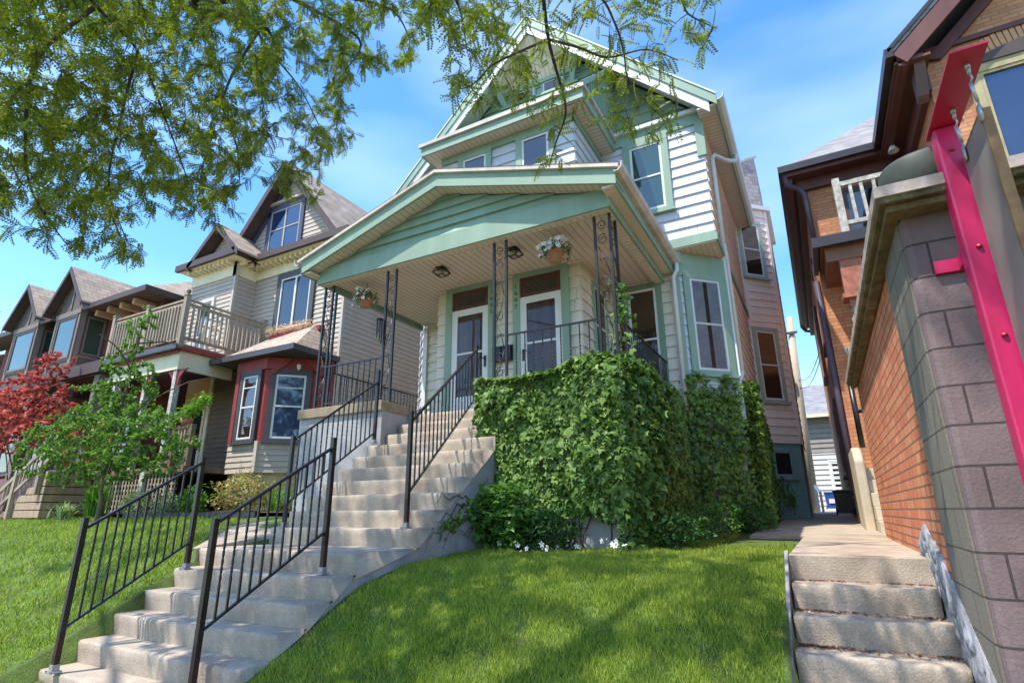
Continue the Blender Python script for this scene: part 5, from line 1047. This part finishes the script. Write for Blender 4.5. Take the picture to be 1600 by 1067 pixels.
m = MB(); m.box(-15.3, -12.5, 9.0, 9.1, 1.0, 3.6); obj('porch_back_wall', m, M['orange'], B)
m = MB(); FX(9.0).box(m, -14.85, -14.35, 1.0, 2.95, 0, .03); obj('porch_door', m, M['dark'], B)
m = MB(); lap(m, FX(8.95), 1.0, 3.6, (-14.0, -11.66), .125, .02); obj('dark_porch_siding', m, mat('dark_siding', (.17, .12, .08), .7, .1), B)  # dark brown clapboard along the back of the porch
for (x, y) in ((-12.58, 7.12), (-13.75, 7.12), (-15.1, 7.12)): m = MB(); m.box(x-.06, x+.06, y-.06, y+.06, .95, 3.16); obj('porch_post', m, M['peel'], B)
m = MB(); m.box(-15.4, -11.66, 7.05, 9.0, .86, .98); obj('porch_floor', m, M['deckd'], B)
for x in (-12.30, -11.72): m = MB(); m.box(x-.05, x+.05, 7.1, 7.2, .98, 1.86); obj('porch_rail_post', m, M['deckd'], B)
m = MB(); m.box(-12.6, -11.7, 7.12, 7.18, 1.78, 1.86); m.box(-12.6, -11.7, 7.12, 7.18, 1.06, 1.12); objs('porch_rail', m, M['deckd'], B)
for k in range(8): m = MB(); m.box(-12.52+k*.11, -12.48+k*.11, 7.13, 7.17, 1.12, 1.78); obj('porch_baluster', m, M['deck'], B)
m = MB()
for k in range(26): x = -15.2+k*.125; m.box(x, x+.045, 7.10, 7.115, .02, .86)
for k in range(8): z = .06+k*.11; m.box(-15.2, -11.9, 7.117, 7.13, z, z+.04)
obj('lattice', m, M['deck'], B)
m = MB(); m.box(-13.15, -13.0, 7.02, 7.09, .0, .9); obj('lattice_post', m, M['peel'], B)
m = MB(); m.box(-15.45, -12.36, 6.94, 6.985, 4.79, 4.83); m.box(-12.44, -12.36, 6.985, 9.08, 4.79, 4.83); m.box(-15.45, -12.4, 6.95, 6.98, 4.66, 4.74); m.box(-12.42, -12.39, 6.98, 9.08, 4.66, 4.74); m.box(-15.45, -12.4, 6.95, 6.98, 3.84, 3.92); m.box(-12.42, -12.39, 6.98, 9.08, 3.84, 3.92); obj('deck_rail', m, M['deck'], B)
for (x, y) in ((-12.42, 6.96), (-13.95, 6.96), (-15.45, 6.96), (-12.42, 9.03)): m = MB(); m.box(x-.055, x+.055, y-.055, y+.055, 3.64, 4.9); m.box(x-.07, x+.07, y-.07, y+.07, 4.9, 4.93); obj('deck_post', m, M['deck'], B)
m = MB(); m.lathe((-12.42, 6.96, 4.93), [(.05, 0), (.03, .03), (.055, .08), (.03, .13), (.005, .14)], 12); obj('finial', m, M['deckd'], B, True)
bm_ = bpy.data.meshes.new('deck_baluster'); mm_ = MB(); mm_.box(-.02, .02, -.02, .02, 0, .80); bm_.from_pydata(mm_.v, [], mm_.f); bm_.update(); bm_.materials.append(M['deck'])
for k in range(24): o = bpy.data.objects.new('deck_baluster', bm_); COL.objects.link(o); o.parent = B; o.location = Vector((-15.35+k*.123, 6.93, 3.88))-Vector(B.location)
for k in range(16): o = bpy.data.objects.new('deck_baluster', bm_); COL.objects.link(o); o.parent = B; o.location = Vector((-12.37, 7.12+k*.121, 3.88))-Vector(B.location)
WS = thing('wooden_stairs', (-15.6, 6.6, 0), 'weathered timber steps with handrail leading up to the beige house porch', 'stairs')
for k in range(6): m = MB(); m.box(-17.1+k*.36, -15.2, 6.15, 7.05, -.05+k*.17, .10+k*.17); obj('step', m, M['wood'], WS, bevel=.01)
for (x, z) in ((-16.5, .3), (-15.4, .85)): m = MB(); m.box(x-.05, x+.05, 6.05, 6.14, z-.4, z+.75); obj('post', m, M['deck'], WS)
m = MB(); m.bar((-17.2, 6.1, .55), (-14.9, 6.1, 1.75), .05, .09); m.bar((-17.2, 6.1, .15), (-14.9, 6.1, 1.35), .04, .07); obj('handrail', m, M['deck'], WS)
for k in range(14): m = MB(); x = -17+k*.16; z = .2+(x+17.2)*.52; m.box(x, x+.03, 6.09, 6.12, z, z+.38); obj('baluster', m, M['deck'], WS)
m = MB(); m.box(-12.3, -8.35, 6.38, 6.44, -.05, .035); single('garden_edging', m, mat('dark_edging', (.03, .035, .045), .6, .2, 5), (-10.3, 6.4, 0), 'dark low edging strip along the flower bed of the beige house', 'edging')
FB = thing('flower_box', (-10.9, 8.9, 4.28), 'red planter box of pale trailing flowers on the roof of the red bay', 'planter')
m = MB(); m.box(-11.9, -10.1, 8.86, 9.04, 4.24, 4.36); obj('box', m, M['redt'], FB)
q = np.random.default_rng(8); n = 900; P = np.stack([q.uniform(-12.0, -10.3, n), q.uniform(8.72, 9.02, n), 4.36+q.random(n)*.20], 1); A_, B_, C_ = rotframes(n, q); V, F = stamp(P, A_, B_, C_, q.uniform(.03, .07, n), *OVAL); npobj('foliage', V, F, leafmat('pale_straw', (.35, .40, .16), (.85, .72, .50), .3), FB)
CHR = thing('deck_chair', (-13.0, 7.9, 3.76), 'white garden chair on the upstairs wooden deck', 'chair')
m = MB(); m.box(-13.25, -12.8, 7.65, 8.1, 4.14, 4.17); obj('seat', m, M['white'], CHR)
m = MB(); m.bar((-12.82, 7.67, 4.17), (-12.72, 7.67, 4.62), .04); m.bar((-12.82, 8.08, 4.17), (-12.72, 8.08, 4.62), .04); m.bar((-12.73, 7.65, 4.60), (-12.73, 8.10, 4.60), .05); m.bar((-12.77, 7.65, 4.4), (-12.77, 8.1, 4.4), .05); obj('backrest', m, M['white'], CHR)
for a in (-13.22, -12.83):
    for b in (7.68, 8.07): m = MB(); m.box(a-.02, a+.02, b-.02, b+.02, 3.76, 4.14); obj('leg', m, M['white'], CHR)
PT = thing('porch_planter', (-13.0, 7.05, 1.86), 'pale oval planter on the porch rail of the beige house', 'planter')
m = MB(); m.lathe((-13.2, 7.05, 1.84), [(.16, 0), (.24, .10), (.27, .22), (.28, .25), (.24, .25)], 20); obj('pot', m, mat('pale_pot', (.60, .56, .50), .5, .1), PT, True)
q = np.random.default_rng(9); n = 500; P = np.stack([-13.2+q.normal(0, .14, n), 7.05+q.normal(0, .12, n), 2.08+q.random(n)*.22], 1); A_, B_, C_ = rotframes(n, q); V, F = stamp(P, A_, B_, C_, q.uniform(.04, .08, n), *OVAL); npobj('foliage', V, F, MG, PT)
PP = thing('potted_plant', (-12.1, 7.3, 1.86), 'green leafy plant on the porch rail beside the red bay window', 'plant')
m = MB(); m.lathe((-12.05, 7.2, 1.86), [(.10, 0), (.14, .16), (.12, .16)], 14); obj('pot', m, M['terracotta'], PP, True)
n = 650; t = q.random(n); P = np.stack([-12.15+t*.95+q.normal(0, .07, n), 7.15-t*.1+q.normal(0, .08, n), 2.08+.28*t+q.normal(0, .08, n)], 1); A_, B_, C_ = rotframes(n, q); V, F = stamp(P, A_, B_, C_, q.uniform(.05, .10, n), *OVAL); npobj('foliage', V, F, LG, PP)

# ------------------------------------------------------------------ brown double-gabled house
D = thing('double_gable_house', (-20, 8.1, 0), 'dark brown brick house with two steep gabled bay windows, far left', 'house')
m = MB(); m.box(-25.5, -15.6, 8.15, 18, 0, 5.85); obj('brick_wall', m, M['dbrick'], D)
for (x0, x1, xa, zt) in ((-19.95, -18.5, -19.2, 7.22), (-22.75, -21.1, -21.9, 7.2)):
    m = MB(); m.box(x0, x1, 7.4, 8.15, 3.2, 5.85); m.prism([(x0, 7.4, 5.85), (x1, 7.4, 5.85), (xa, 7.4, zt-.15)], (0, .75, 0)); obj('bay', m, M['dstucco'], D)
    t = MB()
    for xx in (x0, x1-.14): FX(7.4).box(t, xx, xx+.14, 3.2, 5.85, 0, .03)
    FX(7.4).box(t, x0-.02, x1+.02, 5.72, 5.86, 0, .05); FX(7.4).box(t, xa-.03, xa+.03, 5.86, zt-.3, 0, .03); FX(7.4).box(t, x0+.14, x1-.14, 4.3, 4.45, 0, .03); FYr(x1).box(t, 7.42, 7.54, 3.2, 5.85, 0, .03); FYr(x1).box(t, 8.05, 8.15, 3.2, 5.85, 0, .03); FYr(x1).box(t, 7.54, 8.05, 4.4, 4.55, 0, .03); obj('bay_trim', t, M['dtaupe'], D)
    window(D, FX(7.4), x0+.17, x1-.17, 4.38, 5.66, M['brown'], M['dtaupe'], M['glassg'], cw=.06, rail=False, sill=False, base=.01); window(D, FYr(x1), 7.57, 8.06, 4.5, 5.66, M['brown'], M['dtaupe'], M['glassg'], cw=.05, rail=False, sill=False, base=.01)
    sl_ = (zt-5.88)/1.15; t = MB()
    for s_ in (-1, 1): xe = xa+s_*1.12; t.prism([(xa, 7.15, zt+.06), (xe, 7.15, zt-1.12*sl_+.06), (xe, 7.15, zt-1.12*sl_), (xa, 7.15, zt)], (0, 2.4, 0))
    obj('gable_roof', t, M['broof'], D); t = MB()
    for s_ in (-1, 1): xe = xa+s_*1.14; t.prism([(xa, 7.12, zt+.05), (xe, 7.12, zt-1.14*sl_+.05), (xe, 7.12, zt-1.14*sl_-.12), (xa, 7.12, zt-.12)], (0, .03, 0)); t.prism([(xa, 7.15, zt-.02), (xe, 7.15, zt-1.14*sl_-.02), (xe, 7.15, zt-1.14*sl_-.05), (xa, 7.15, zt-.05)], (0, .25, 0))
    obj('gable_board', t, M['brown'], D)
m = MB(); m.add([(-25.9, 7.42, 5.92), (-15.25, 7.42, 5.92), (-15.25, 18, 5.92), (-18.5, 10.9, 8.1), (-25.9, 10.9, 8.1), (-18.5, 18, 8.1)], [(0, 1, 3, 4), (1, 2, 5, 3)]); obj('main_roof', m, M['broofx'], D)
m = MB(); m.box(-18.4, -15.2, 7.36, 7.44, 5.78, 5.94); m.box(-15.28, -15.2, 7.44, 18, 5.78, 5.94); m.box(-18.4, -15.28, 7.44, 8.15, 5.80, 5.84); m.box(-15.6, -15.28, 8.15, 18, 5.80, 5.84); m.box(-21.0, -20.1, 7.36, 7.44, 5.78, 5.94); m.box(-25.9, -22.9, 7.36, 8.15, 5.78, 5.94); m.box(-15.62, -15.55, 8.1, 8.2, 0, 5.8); objs('eave', m, M['brown'], D)
for x in (-18.1, -17.45, -16.8, -16.15): m = MB(); m.box(x, x+.14, 7.55, 8.15, 5.60, 5.79); obj('eave_bracket', m, mat('tan_wood', (.45, .30, .17), .7, .15), D, bevel=.02)
m = MB(); m.add([(-19.6, 6.9, 3.75), (-15.6, 6.9, 3.75), (-15.6, 8.15, 4.35), (-19.6, 8.15, 4.35)], [(0, 1, 2, 3)]); m.add([(-25, 6.9, 3.75), (-20.6, 6.9, 3.75), (-20.6, 8.15, 4.35), (-25, 8.15, 4.35)], [(0, 1, 2, 3)]); obj('porch_roof', m, M['broofx'], D)
m = MB(); m.box(-25, -15.55, 6.85, 6.95, 3.45, 3.76); m.box(-15.65, -15.55, 6.95, 8.15, 3.45, 3.76); m.box(-25, -15.6, 6.95, 8.15, 3.42, 3.46); obj('porch_fascia', m, M['brown'], D)
for x in (-24.6, -22.2, -19.4, -17.5, -15.8): m = MB(); m.box(x-.12, x+.12, 6.95, 7.19, .9, 3.45); obj('porch_pillar', m, M['dtaupe'], D)
m = MB(); m.box(-25, -15.6, 6.9, 8.15, .0, .95); obj('porch_base', m, mat('brownstone', (.22, .12, .11), .8, .15), D)
m = MB(); m.box(-24.7, -16, 6.98, 7.02, 1.75, 1.82); m.box(-24.7, -16, 6.98, 7.02, 1.05, 1.10); objs('porch_rail', m, M['iron'], D)
for x in (-23.6, -21.4, -18.7, -16.9): window(D, FX(8.15), x, x+.8, 1.3, 2.9, M['brown'], M['dtaupe'], M['glass'], cw=.1)
m = MB()
for k in range(6): m.box(-22.6, -20.9, 5.4+k*.25, 6.9, -.05+k*.16, .11+k*.16)
DS = thing('brownstone_steps', (-21.7, 6.2, 0), 'brownstone front steps of the double gabled house behind the red maple', 'stairs'); obj('flight', m, mat('brownstone', (.22, .12, .11)), DS)
m = MB()
for x in (-22.6, -20.85): m.bar((x, 5.35, .95), (x, 6.9, 1.95), .04, .04); m.bar((x, 5.35, 0), (x, 5.35, .97), .04); m.bar((x, 6.1, .5), (x, 6.1, 1.45), .03)
obj('handrail', m, M['iron'], DS)
PH = thing('pink_house', (-30, 9, 0), 'pinkish house with a red-brown roof at the far left edge', 'house')
m = MB(); m.box(-36, -26.6, 8.2, 18, 0, 5.6); obj('wall', m, M['pinkh'], PH)
m = MB(); m.add([(-36.5, 7.8, 5.5), (-26.2, 7.8, 5.5), (-26.2, 13, 8.2), (-36.5, 13, 8.2), (-26.2, 18, 5.5), (-36.5, 18, 5.5)], [(0, 1, 2, 3), (3, 2, 4, 5), (1, 4, 2)]); obj('roof', m, brickmat('red_brown_shingles', (.30, .16, .13), (.38, .22, .18), (.16, .09, .07), .3, .14, .007), PH)
for x in (-29.5, -27.9): window(PH, FX(8.2), x, x+.8, 3.6, 5.0, M['white'], M['white'], M['glass'])
m = MB(); m.box(-27.2, -26.6, 8.0, 8.2, 0, 5.5); obj('corner_board', m, M['white'], PH)

# garden in front of the beige house
shrub((-9.6, 7.0), .55, .45, .75, 1500, .08, YG, 'low spreading golden shrub in front of the yellow foundation', seed=11, upb=1.5)
shrub((-10.9, 6.9), .30, .25, .55, 700, .10, LG, 'bright green leafy clump left of the golden shrub', seed=12, cat='plant', name='garden_plant')
shrub((-11.6, 6.8), .30, .25, .40, 700, .06, VG, 'low variegated white and green clump in front of the lattice', seed=13, cat='plant', name='garden_plant')
shrub((-12.6, 6.75), .45, .25, .50, 1100, .06, VG, 'wide variegated yellow-green plant beneath the lattice', seed=14, cat='plant', name='garden_plant')
shrub((-8.5, 7.2), .30, .3, .40, 700, .06, MG, 'small green clump beside the upper left stair handrail', seed=15, cat='plant', name='garden_plant')
def tuft(x, y, h, n, lab, seed, mt, w=.03, spread=.35):
    q = np.random.default_rng(seed); z = ground(x, y); r = thing('ornamental_grass', (x, y, z), lab, 'plant'); V, F = [], []
    for i in range(n):
        a = q.uniform(0, 6.28); hh = h*q.uniform(.6, 1.1); l = spread*q.uniform(.2, 1.1); px_, py_ = x+q.normal(0, .08), y+q.normal(0, .08); c, s_ = math.cos(a), math.sin(a); ww = w*q.uniform(.5, 1); o = len(V)
        for t in (0, .35, .7, 1):
            d = l*t*t; zz = z+hh*(t-.45*t*t*t*(l/spread)); k = ww*(1-t**2)*.5+.001; V += [(px_+c*d-s_*k, py_+s_*d+c*k, zz), (px_+c*d+s_*k, py_+s_*d-c*k, zz)]
        for t in range(3): F.append((o+2*t, o+2*t+1, o+2*t+3, o+2*t+2))
    npobj('blades', V, F, mt, r); return r
tuft(-13.8, 6.6, .95, 260, 'tall bright green ornamental grass right of the young tree trunk', 1, LG, spread=.5); tuft(-9.0, 7.3, .75, 90, 'thin grassy tuft by the yellow foundation corner', 2, LG, .02)
tuft(-17.9, 5.6, .75, 200, 'bright strappy lily clump at the left edge of the lawn', 3, LG, .045); tuft(-17.1, 5.75, .65, 130, 'arching strappy lily clump beside the timber steps', 4, MG, .04, .5); tuft(-14.4, 6.3, .45, 120, 'small whitish strappy clump behind the lower left handrail post', 5, VG, .04)
for k, (x, y) in enumerate(((-8.9, 8.3), (-8.9, 9.2))): pass

# ------------------------------------------------------------------ trees
def grow(seeds, targets, step=.16, pull=.55, sag=.0, q=None):
    """grow twigs from the limb points to scattered targets; returns list of polylines"""
    nodes = [np.array(s_) for s_ in seeds]; N_ = np.array(nodes); out = []
    tg = np.array(targets); d0 = np.array([np.min(np.linalg.norm(N_-t, axis=1)) for t in tg]); order = np.argsort(d0)
    for i in order:
        t = tg[i]; dd = np.linalg.norm(N_-t, axis=1); j = int(np.argmin(dd)); s0 = N_[j]; Lg = dd[j]
        if Lg < .05: continue
        n = max(3, int(Lg/step)); side = q.normal(0, .12, 3)*Lg; pts = []
        for k in range(n+1):
            u = k/n; p = s0+(t-s0)*u+side*math.sin(math.pi*u); p[2] += sag*Lg*math.sin(math.pi*u); pts.append(p)
        out.append(pts); N_ = np.vstack([N_, pts[1:]])
    return out
def treebuild(r, limbs, twigs, bark, leafm, leafT, lsize, per_m, q, twig_r=.006, hang=.4, tip_only=.25, name='foliage'):
    m = MB()
    for pts, ra in limbs: m.tube(pts, ra, 8)
    obj('limbs', m, bark, r, True)
    m = MB(); P = []; D_ = []
    for tw in twigs:
        n = len(tw); m.tube(tw, [twig_r*(1-.75*k/(n-1)) for k in range(n)], 4, False)
        for a, b in zip(tw[:-1], tw[1:]):
            a, b = np.array(a), np.array(b); Ls = np.linalg.norm(b-a); c = per_m*Ls; c = int(c)+(1 if q.random() < c-int(c) else 0)
            for _ in range(c): u = q.random(); P.append(a+(b-a)*u); D_.append((b-a)/(Ls+1e-6))
    obj('twigs', m, bark, r)
    P = np.array(P); D_ = np.array(D_); n = len(P); a = D_*.5+q.normal(0, .55, (n, 3)); a[:, 2] -= hang; a /= np.linalg.norm(a, axis=1)[:, None]
    up_ = q.normal(0, .5, (n, 3)); up_[:, 2] += 1; b = np.cross(up_, a); b /= np.linalg.norm(b, axis=1)[:, None]+1e-9; c = np.cross(a, b)
    V, F = stamp(P, a, b, c, lsize*q.uniform(.6, 1.25, n), *leafT); npobj(name, V, F, leafm, r); return n

# big honey locust: trunk in the verge to the left of the camera, limbs reaching over the stairs
q = np.random.default_rng(21)
HL = thing('honey_locust', (-4.6, -1.6, -1.5), 'large overhanging tree with fine feathery leaves along the top of the view', 'tree')
def limb(pts, r0_, r1): 
    P = [Vector(p) for p in pts]; out = []
    for i in range(len(P)-1):
        p0, p1, p2, p3 = P[max(i-1, 0)], P[i], P[i+1], P[min(i+2, len(P)-1)]
        for k in range(6): t = k/6; out.append(.5*((2*p1)+(-p0+p2)*t+(2*p0-5*p1+4*p2-p3)*t*t+(-p0+3*p1-3*p2+p3)*t**3))
    out.append(P[-1]); n = len(out); return out, [r0_+(r1-r0_)*k/(n-1) for k in range(n)]
trunk = limb([(-4.6, -1.6, -1.6), (-4.65, -1.55, .5), (-4.5, -1.4, 2.6), (-4.6, -1.2, 4.6), (-4.4, -.9, 6.6), (-4.2, -.6, 9)], .30, .12)
m = MB(); m.tube(trunk[0], trunk[1], 14); obj('trunk', m, M['bark'], HL, True)
T1 = Vector((-4.5, -1.3, 3.6)); T2 = Vector((-4.6, -1.1, 5.0)); T3 = Vector((-4.4, -.9, 6.6))
A1 = [T1, Vector((-4.4, .4, 4.9)), at(330, -60, 6.0), at(300, 10, 6.3), at(410, 40, 6.6), at(440, 95, 6.7)]
limbs = [limb(A1, .06, .008),
 limb([T1, Vector((-5.2, .6, 4.6)), at(80, -80, 5.6), at(150, 10, 5.8), at(215, 80, 6.0), at(260, 190, 6.2), at(300, 300, 6.4)], .026, .004),
 limb([at(280, 12, 6.2), at(330, 18, 6.2), at(390, 40, 6.4), at(430, 90, 6.6), at(470, 140, 6.8), at(500, 200, 6.9)], .018, .005),
 limb([at(290, 15, 6.2), at(440, -10, 6.4), at(600, 10, 6.7), at(640, 60, 6.9)], .028, .005),
 limb([at(150, 10, 5.8), at(60, 90, 5.6), at(40, 200, 5.7), at(50, 300, 5.9), at(110, 390, 6.1)], .018, .004),
 limb([at(215, 80, 6.0), at(190, 180, 5.9), at(170, 290, 6.0), at(200, 380, 6.1)], .014, .004),
 limb([at(410, 40, 6.6), at(350, 150, 6.2), at(370, 230, 6.3), at(375, 290, 6.4)], .014, .004),
 limb([T2, Vector((-2.8, .2, 5.2)), at(820, -160, 4.2), at(845, -30, 4.2), at(857, 62, 4.15), at(872, 120, 4.1), at(884, 175, 4.0), at(868, 225, 4.0), at(858, 262, 3.95)], .020, .003),
 limb([at(857, 62, 4.15), at(815, 80, 4.2), at(770, 102, 4.25), at(735, 135, 4.3), at(700, 140, 4.35)], .010, .003),
 limb([at(850, -20, 4.2), at(930, -10, 4.3), at(962, 40, 4.3), at(975, 85, 4.25), at(985, 130, 4.2), at(1040, 190, 4.15)], .010, .003),
 limb([at(857, 62, 4.15), at(905, 75, 4.2), at(950, 90, 4.25), at(1010, 78, 4.3), at(1060, 95, 4.35)], .010, .003),
 limb([at(930, -10, 4.3), at(1050, -15, 4.4), at(1075, 22, 4.4), at(1120, 45, 4.4)], .012, .003),
 limb([at(820, -160, 4.2), at(700, -60, 4.6), at(720, 20, 4.7), at(730, 80, 4.7)], .02, .004),
 limb([at(440, -10, 6.4), at(560, 60, 6.6), at(540, 110, 6.7)], .02, .004),
 limb([T3, Vector((-3, 1.6, 7.2)), Vector((-2, 3.4, 7.7)), Vector((-1.4, 4.4, 7.6))], .04, .01),
 limb([T2, Vector((-2.2, -.4, 6.2)), Vector((-.2, .2, 6.8)), Vector((1.4, .9, 6.9))], .04, .01),
 limb([T3, Vector((-6, 0, 7.6)), Vector((-7.6, 1.4, 7.8)), Vector((-9, 2.6, 7.6))], .045, .01),
 limb([T2, Vector((-7, -.6, 6.0)), Vector((-9.4, .4, 6.6)), Vector((-11.5, 1.6, 6.8))], .045, .01)]
def inpoly(x, y, poly):
    c = False
    for (a, b), (d, e_) in zip(poly, poly[1:]+poly[:1]):
        if (b > y) != (e_ > y) and x < (d-a)*(y-b)/(e_-b)+a: c = not c
    return c
regions = [  # photo outline, depth range, number of twigs
 ([(-90, -90), (300, -90), (420, -40), (440, 60), (430, 200), (370, 300), (300, 330), (230, 280), (120, 330), (-90, 340)], (5.2, 7.4), 1050),
 ([(-90, 300), (120, 300), (230, 260), (250, 330), (215, 350), (225, 395), (200, 415), (130, 405), (100, 385), (60, 390), (-90, 370)], (5.4, 6.6), 75),
 ([(250, 280), (370, 250), (400, 300), (365, 360), (320, 372), (250, 350)], (5.8, 6.6), 26),
 ([(420, 0), (560, 0), (575, 90), (545, 180), (560, 225), (540, 262), (480, 270), (430, 270), (400, 180)], (6.0, 7.2), 165),
 ([(470, -60), (680, -60), (655, 60), (640, 115), (575, 125), (560, 60), (470, 30)], (6.2, 7.4), 95),
 ([(425, 265), (500, 262), (505, 330), (470, 320), (440, 300)], (6.2, 6.8), 14),
 ([(640, -70), (850, -70), (850, 40), (800, 60), (760, 110), (700, 55), (650, 60)], (4.0, 5.2), 70),
 ([(700, 90), (800, 75), (850, 70), (850, 165), (810, 175), (780, 130), (745, 180), (690, 160), (685, 115)], (3.9, 4.6), 32),
 ([(840, -60), (1150, -60), (1152, 20), (1110, 100), (1055, 110), (1000, 120), (940, 130), (880, 125), (845, 60)], (3.9, 4.7), 120),
 ([(850, 120), (900, 125), (960, 120), (1050, 130), (1075, 170), (1050, 215), (1010, 215), (960, 190), (910, 200), (900, 245), (930, 262), (868, 268), (820, 262), (855, 210)], (3.8, 4.3), 48),
]
targets = []
for poly, (d0, d1), n in regions:
    xs_ = [p[0] for p in poly]; ys_ = [p[1] for p in poly]; c = 0
    while c < n:
        x, y = q.uniform(min(xs_), max(xs_)), q.uniform(min(ys_), max(ys_))
        if inpoly(x, y, poly): targets.append(np.array(at(x, y, q.uniform(d0, d1)))); c += 1
tg_far = [t for t in targets if np.linalg.norm(t) > 5.15 or t @ np.array(at(300, 200, 1)) > np.linalg.norm(t)*.90]; tg_near = [t for t in targets if not any(t is u for u in tg_far)]
HLM = leafmat('locust_leaves', (.09, .125, .014), (.32, .34, .05), .46, .5, .35, .9)
tw = grow([p for pts, ra in limbs[:7]+[limbs[13]]+[limbs[3]] for p in pts[6:]], tg_far, .15, sag=.06, q=q)
treebuild(HL, limbs, tw, M['bark'], HLM, pinnate(6, .08, .27), .105, 66, q, .005, .45)
tw = grow([p for pts, ra in limbs[7:13] for p in pts[6:]], tg_near, .15, sag=.05, q=q)
treebuild(HL, [limbs[7]], tw, M['bark'], HLM, pinnate(8, .06, .24), .125, 24, q, .004, .5, name='hanging_foliage')
# the rest of the crown, over the pavement and above the frame: it shades stairs, lawn and porch
targets = []
for (cx_, cy_, cz_, rx_, ry_, rz_, n) in SHADE if 'SHADE' in globals() else ((-4.2, 1.5, 8.2, 3.0, 2.0, 1.0, 42), (-.8, .2, 6.9, 2.4, 1.3, .8, 22), (-8.5, 1.2, 8.2, 3.6, 2.4, 1.2, 170), (-4, -2, 9, 4, 3, 1.6, 70)):
    for _ in range(n):
        d = q.normal(0, 1, 3); d /= np.linalg.norm(d); rr = q.random()**.45; targets.append(np.array((cx_+d[0]*rx_*rr, cy_+d[1]*ry_*rr, cz_+d[2]*rz_*rr)))
seeds = [p for pts, ra in limbs[14:] for p in pts[5:]]
tw = grow(seeds, targets, .3, sag=.08, q=q); m = MB(); P = []
for t_ in tw:
    m.tube(t_, [.010*(1-.7*k/(len(t_)-1)) for k in range(len(t_))], 3, False)
    for a, b in zip(t_[:-1], t_[1:]):
        for _ in range(7): P.append(a+(b-a)*q.random()+q.normal(0, .05, 3))
obj('high_twigs', m, M['bark'], HL); P = np.array(P); n = len(P); A_, B_, C_ = rotframes(n, q, .5, 1.0); V, F = stamp(P, A_, B_, C_, q.uniform(.14, .26, n), *pinnate(5, .07, .26)); npobj('high_foliage', V, F, HLM, HL)

def smalltree(loc, h, forkh, spread, ntg, lab, lm, leafT, lsize, per_m, seed, name='young_tree', crown=None, hang=.2, bark=None, r=.05):
    q = np.random.default_rng(seed); x, y = loc; z = ground(x, y); t = thing(name, (x, y, z), lab, 'tree'); bark = bark or M['barkl']
    f = Vector((x-.05, y, z+forkh)); tp = Vector((x+.12, y+.05, z+h*.9)); tr = limb([(x, y, z-.1), (x+.04, y, z+forkh*.5), f, Vector((x+.1, y, z+h*.55)), tp], r, .012); m = MB(); m.tube(tr[0], tr[1], 10); obj('trunk', m, bark, t, True); L_ = []
    for k in range(7):
        a = k*2.4+seed; zz = forkh+(h-forkh)*.09*k; s0 = tr[0][min(len(tr[0])-2, 10+k*2)]; e_ = Vector((x+spread*.75*math.cos(a), y+spread*.6*math.sin(a), z+zz+h*.22)); L_.append(limb([s0, (s0+e_)/2+Vector((0, 0, .1)), e_], r*.4, .008))
    tg = []; cr_ = crown or [(0, 0, forkh+(h-forkh)*.5, spread, spread*.75, (h-forkh)*.52, 1.0)]
    for (a, b, c, rx_, ry_, rz_, w_) in cr_:
        for _ in range(int(ntg*w_)): d = q.normal(0, 1, 3); d /= np.linalg.norm(d); rr = .25+.75*q.random()**.5; tg.append(np.array((x+a+d[0]*rx_*rr, y+b+d[1]*ry_*rr, z+c+d[2]*rz_*rr)))
    tw = grow([p for pts, ra in L_ for p in pts[3:]]+list(tr[0][12:]), tg, .14, sag=.05, q=q)
    treebuild(t, L_, tw, bark, lm, leafT, lsize, per_m, q, .006, hang); return t
smalltree((-12.0, 5.78), 4.3, .75, 1.9, 760, 'young green tree on the left lawn in front of the beige house', leafmat('sapling_leaves', (.05, .13, .025), (.20, .34, .07), .38), OVAL, .075, 135, 31,
  crown=[(-.9, 0, 1.45, 2.4, .9, .85, .48), (.9, 0, 1.45, 1.7, .7, .75, .34), (-.1, .1, 2.6, .85, .6, .95, .22), (0, .1, 3.8, .35, .3, .55, .05), (-1.1, 0, 2.3, .8, .5, .6, .10)])
RM = leafmat('red_maple_leaves', (.17, .03, .04), (.70, .22, .15), .36, .5, .3, 1.5)
smalltree((-17.5, 6.35), 4.2, .7, 2.0, 430, 'red-leaved ornamental maple behind the young green tree', RM, MAPLE, .095, 60, 32, name='red_maple',
  crown=[(-.6, 0, 2.4, 1.6, .9, .9, .4), (.7, .2, 2.5, 1.3, .7, .8, .3), (.6, 0, 3.7, .9, .4, .5, .10), (-1.5, .1, 3.4, .8, .5, .5, .10), (1.9, .4, 1.7, 1.5, .6, .7, .22)], hang=.1)
smalltree((-33, 8.4), 10.5, 3.5, 2.6, 120, 'distant green street tree at the far left edge behind the pink house', MG, OVAL, .28, 14, 33, name='street_tree', r=.15)
smalltree((-9, -16), 11, 3, 5, 130, 'broad street tree across the road behind the camera', MG, OVAL, .5, 12, 34, name='street_tree', r=.25)
smalltree((2, -17), 12, 3, 5, 130, 'second broad street tree across the road behind the camera', MG, OVAL, .5, 12, 35, name='street_tree', r=.25)
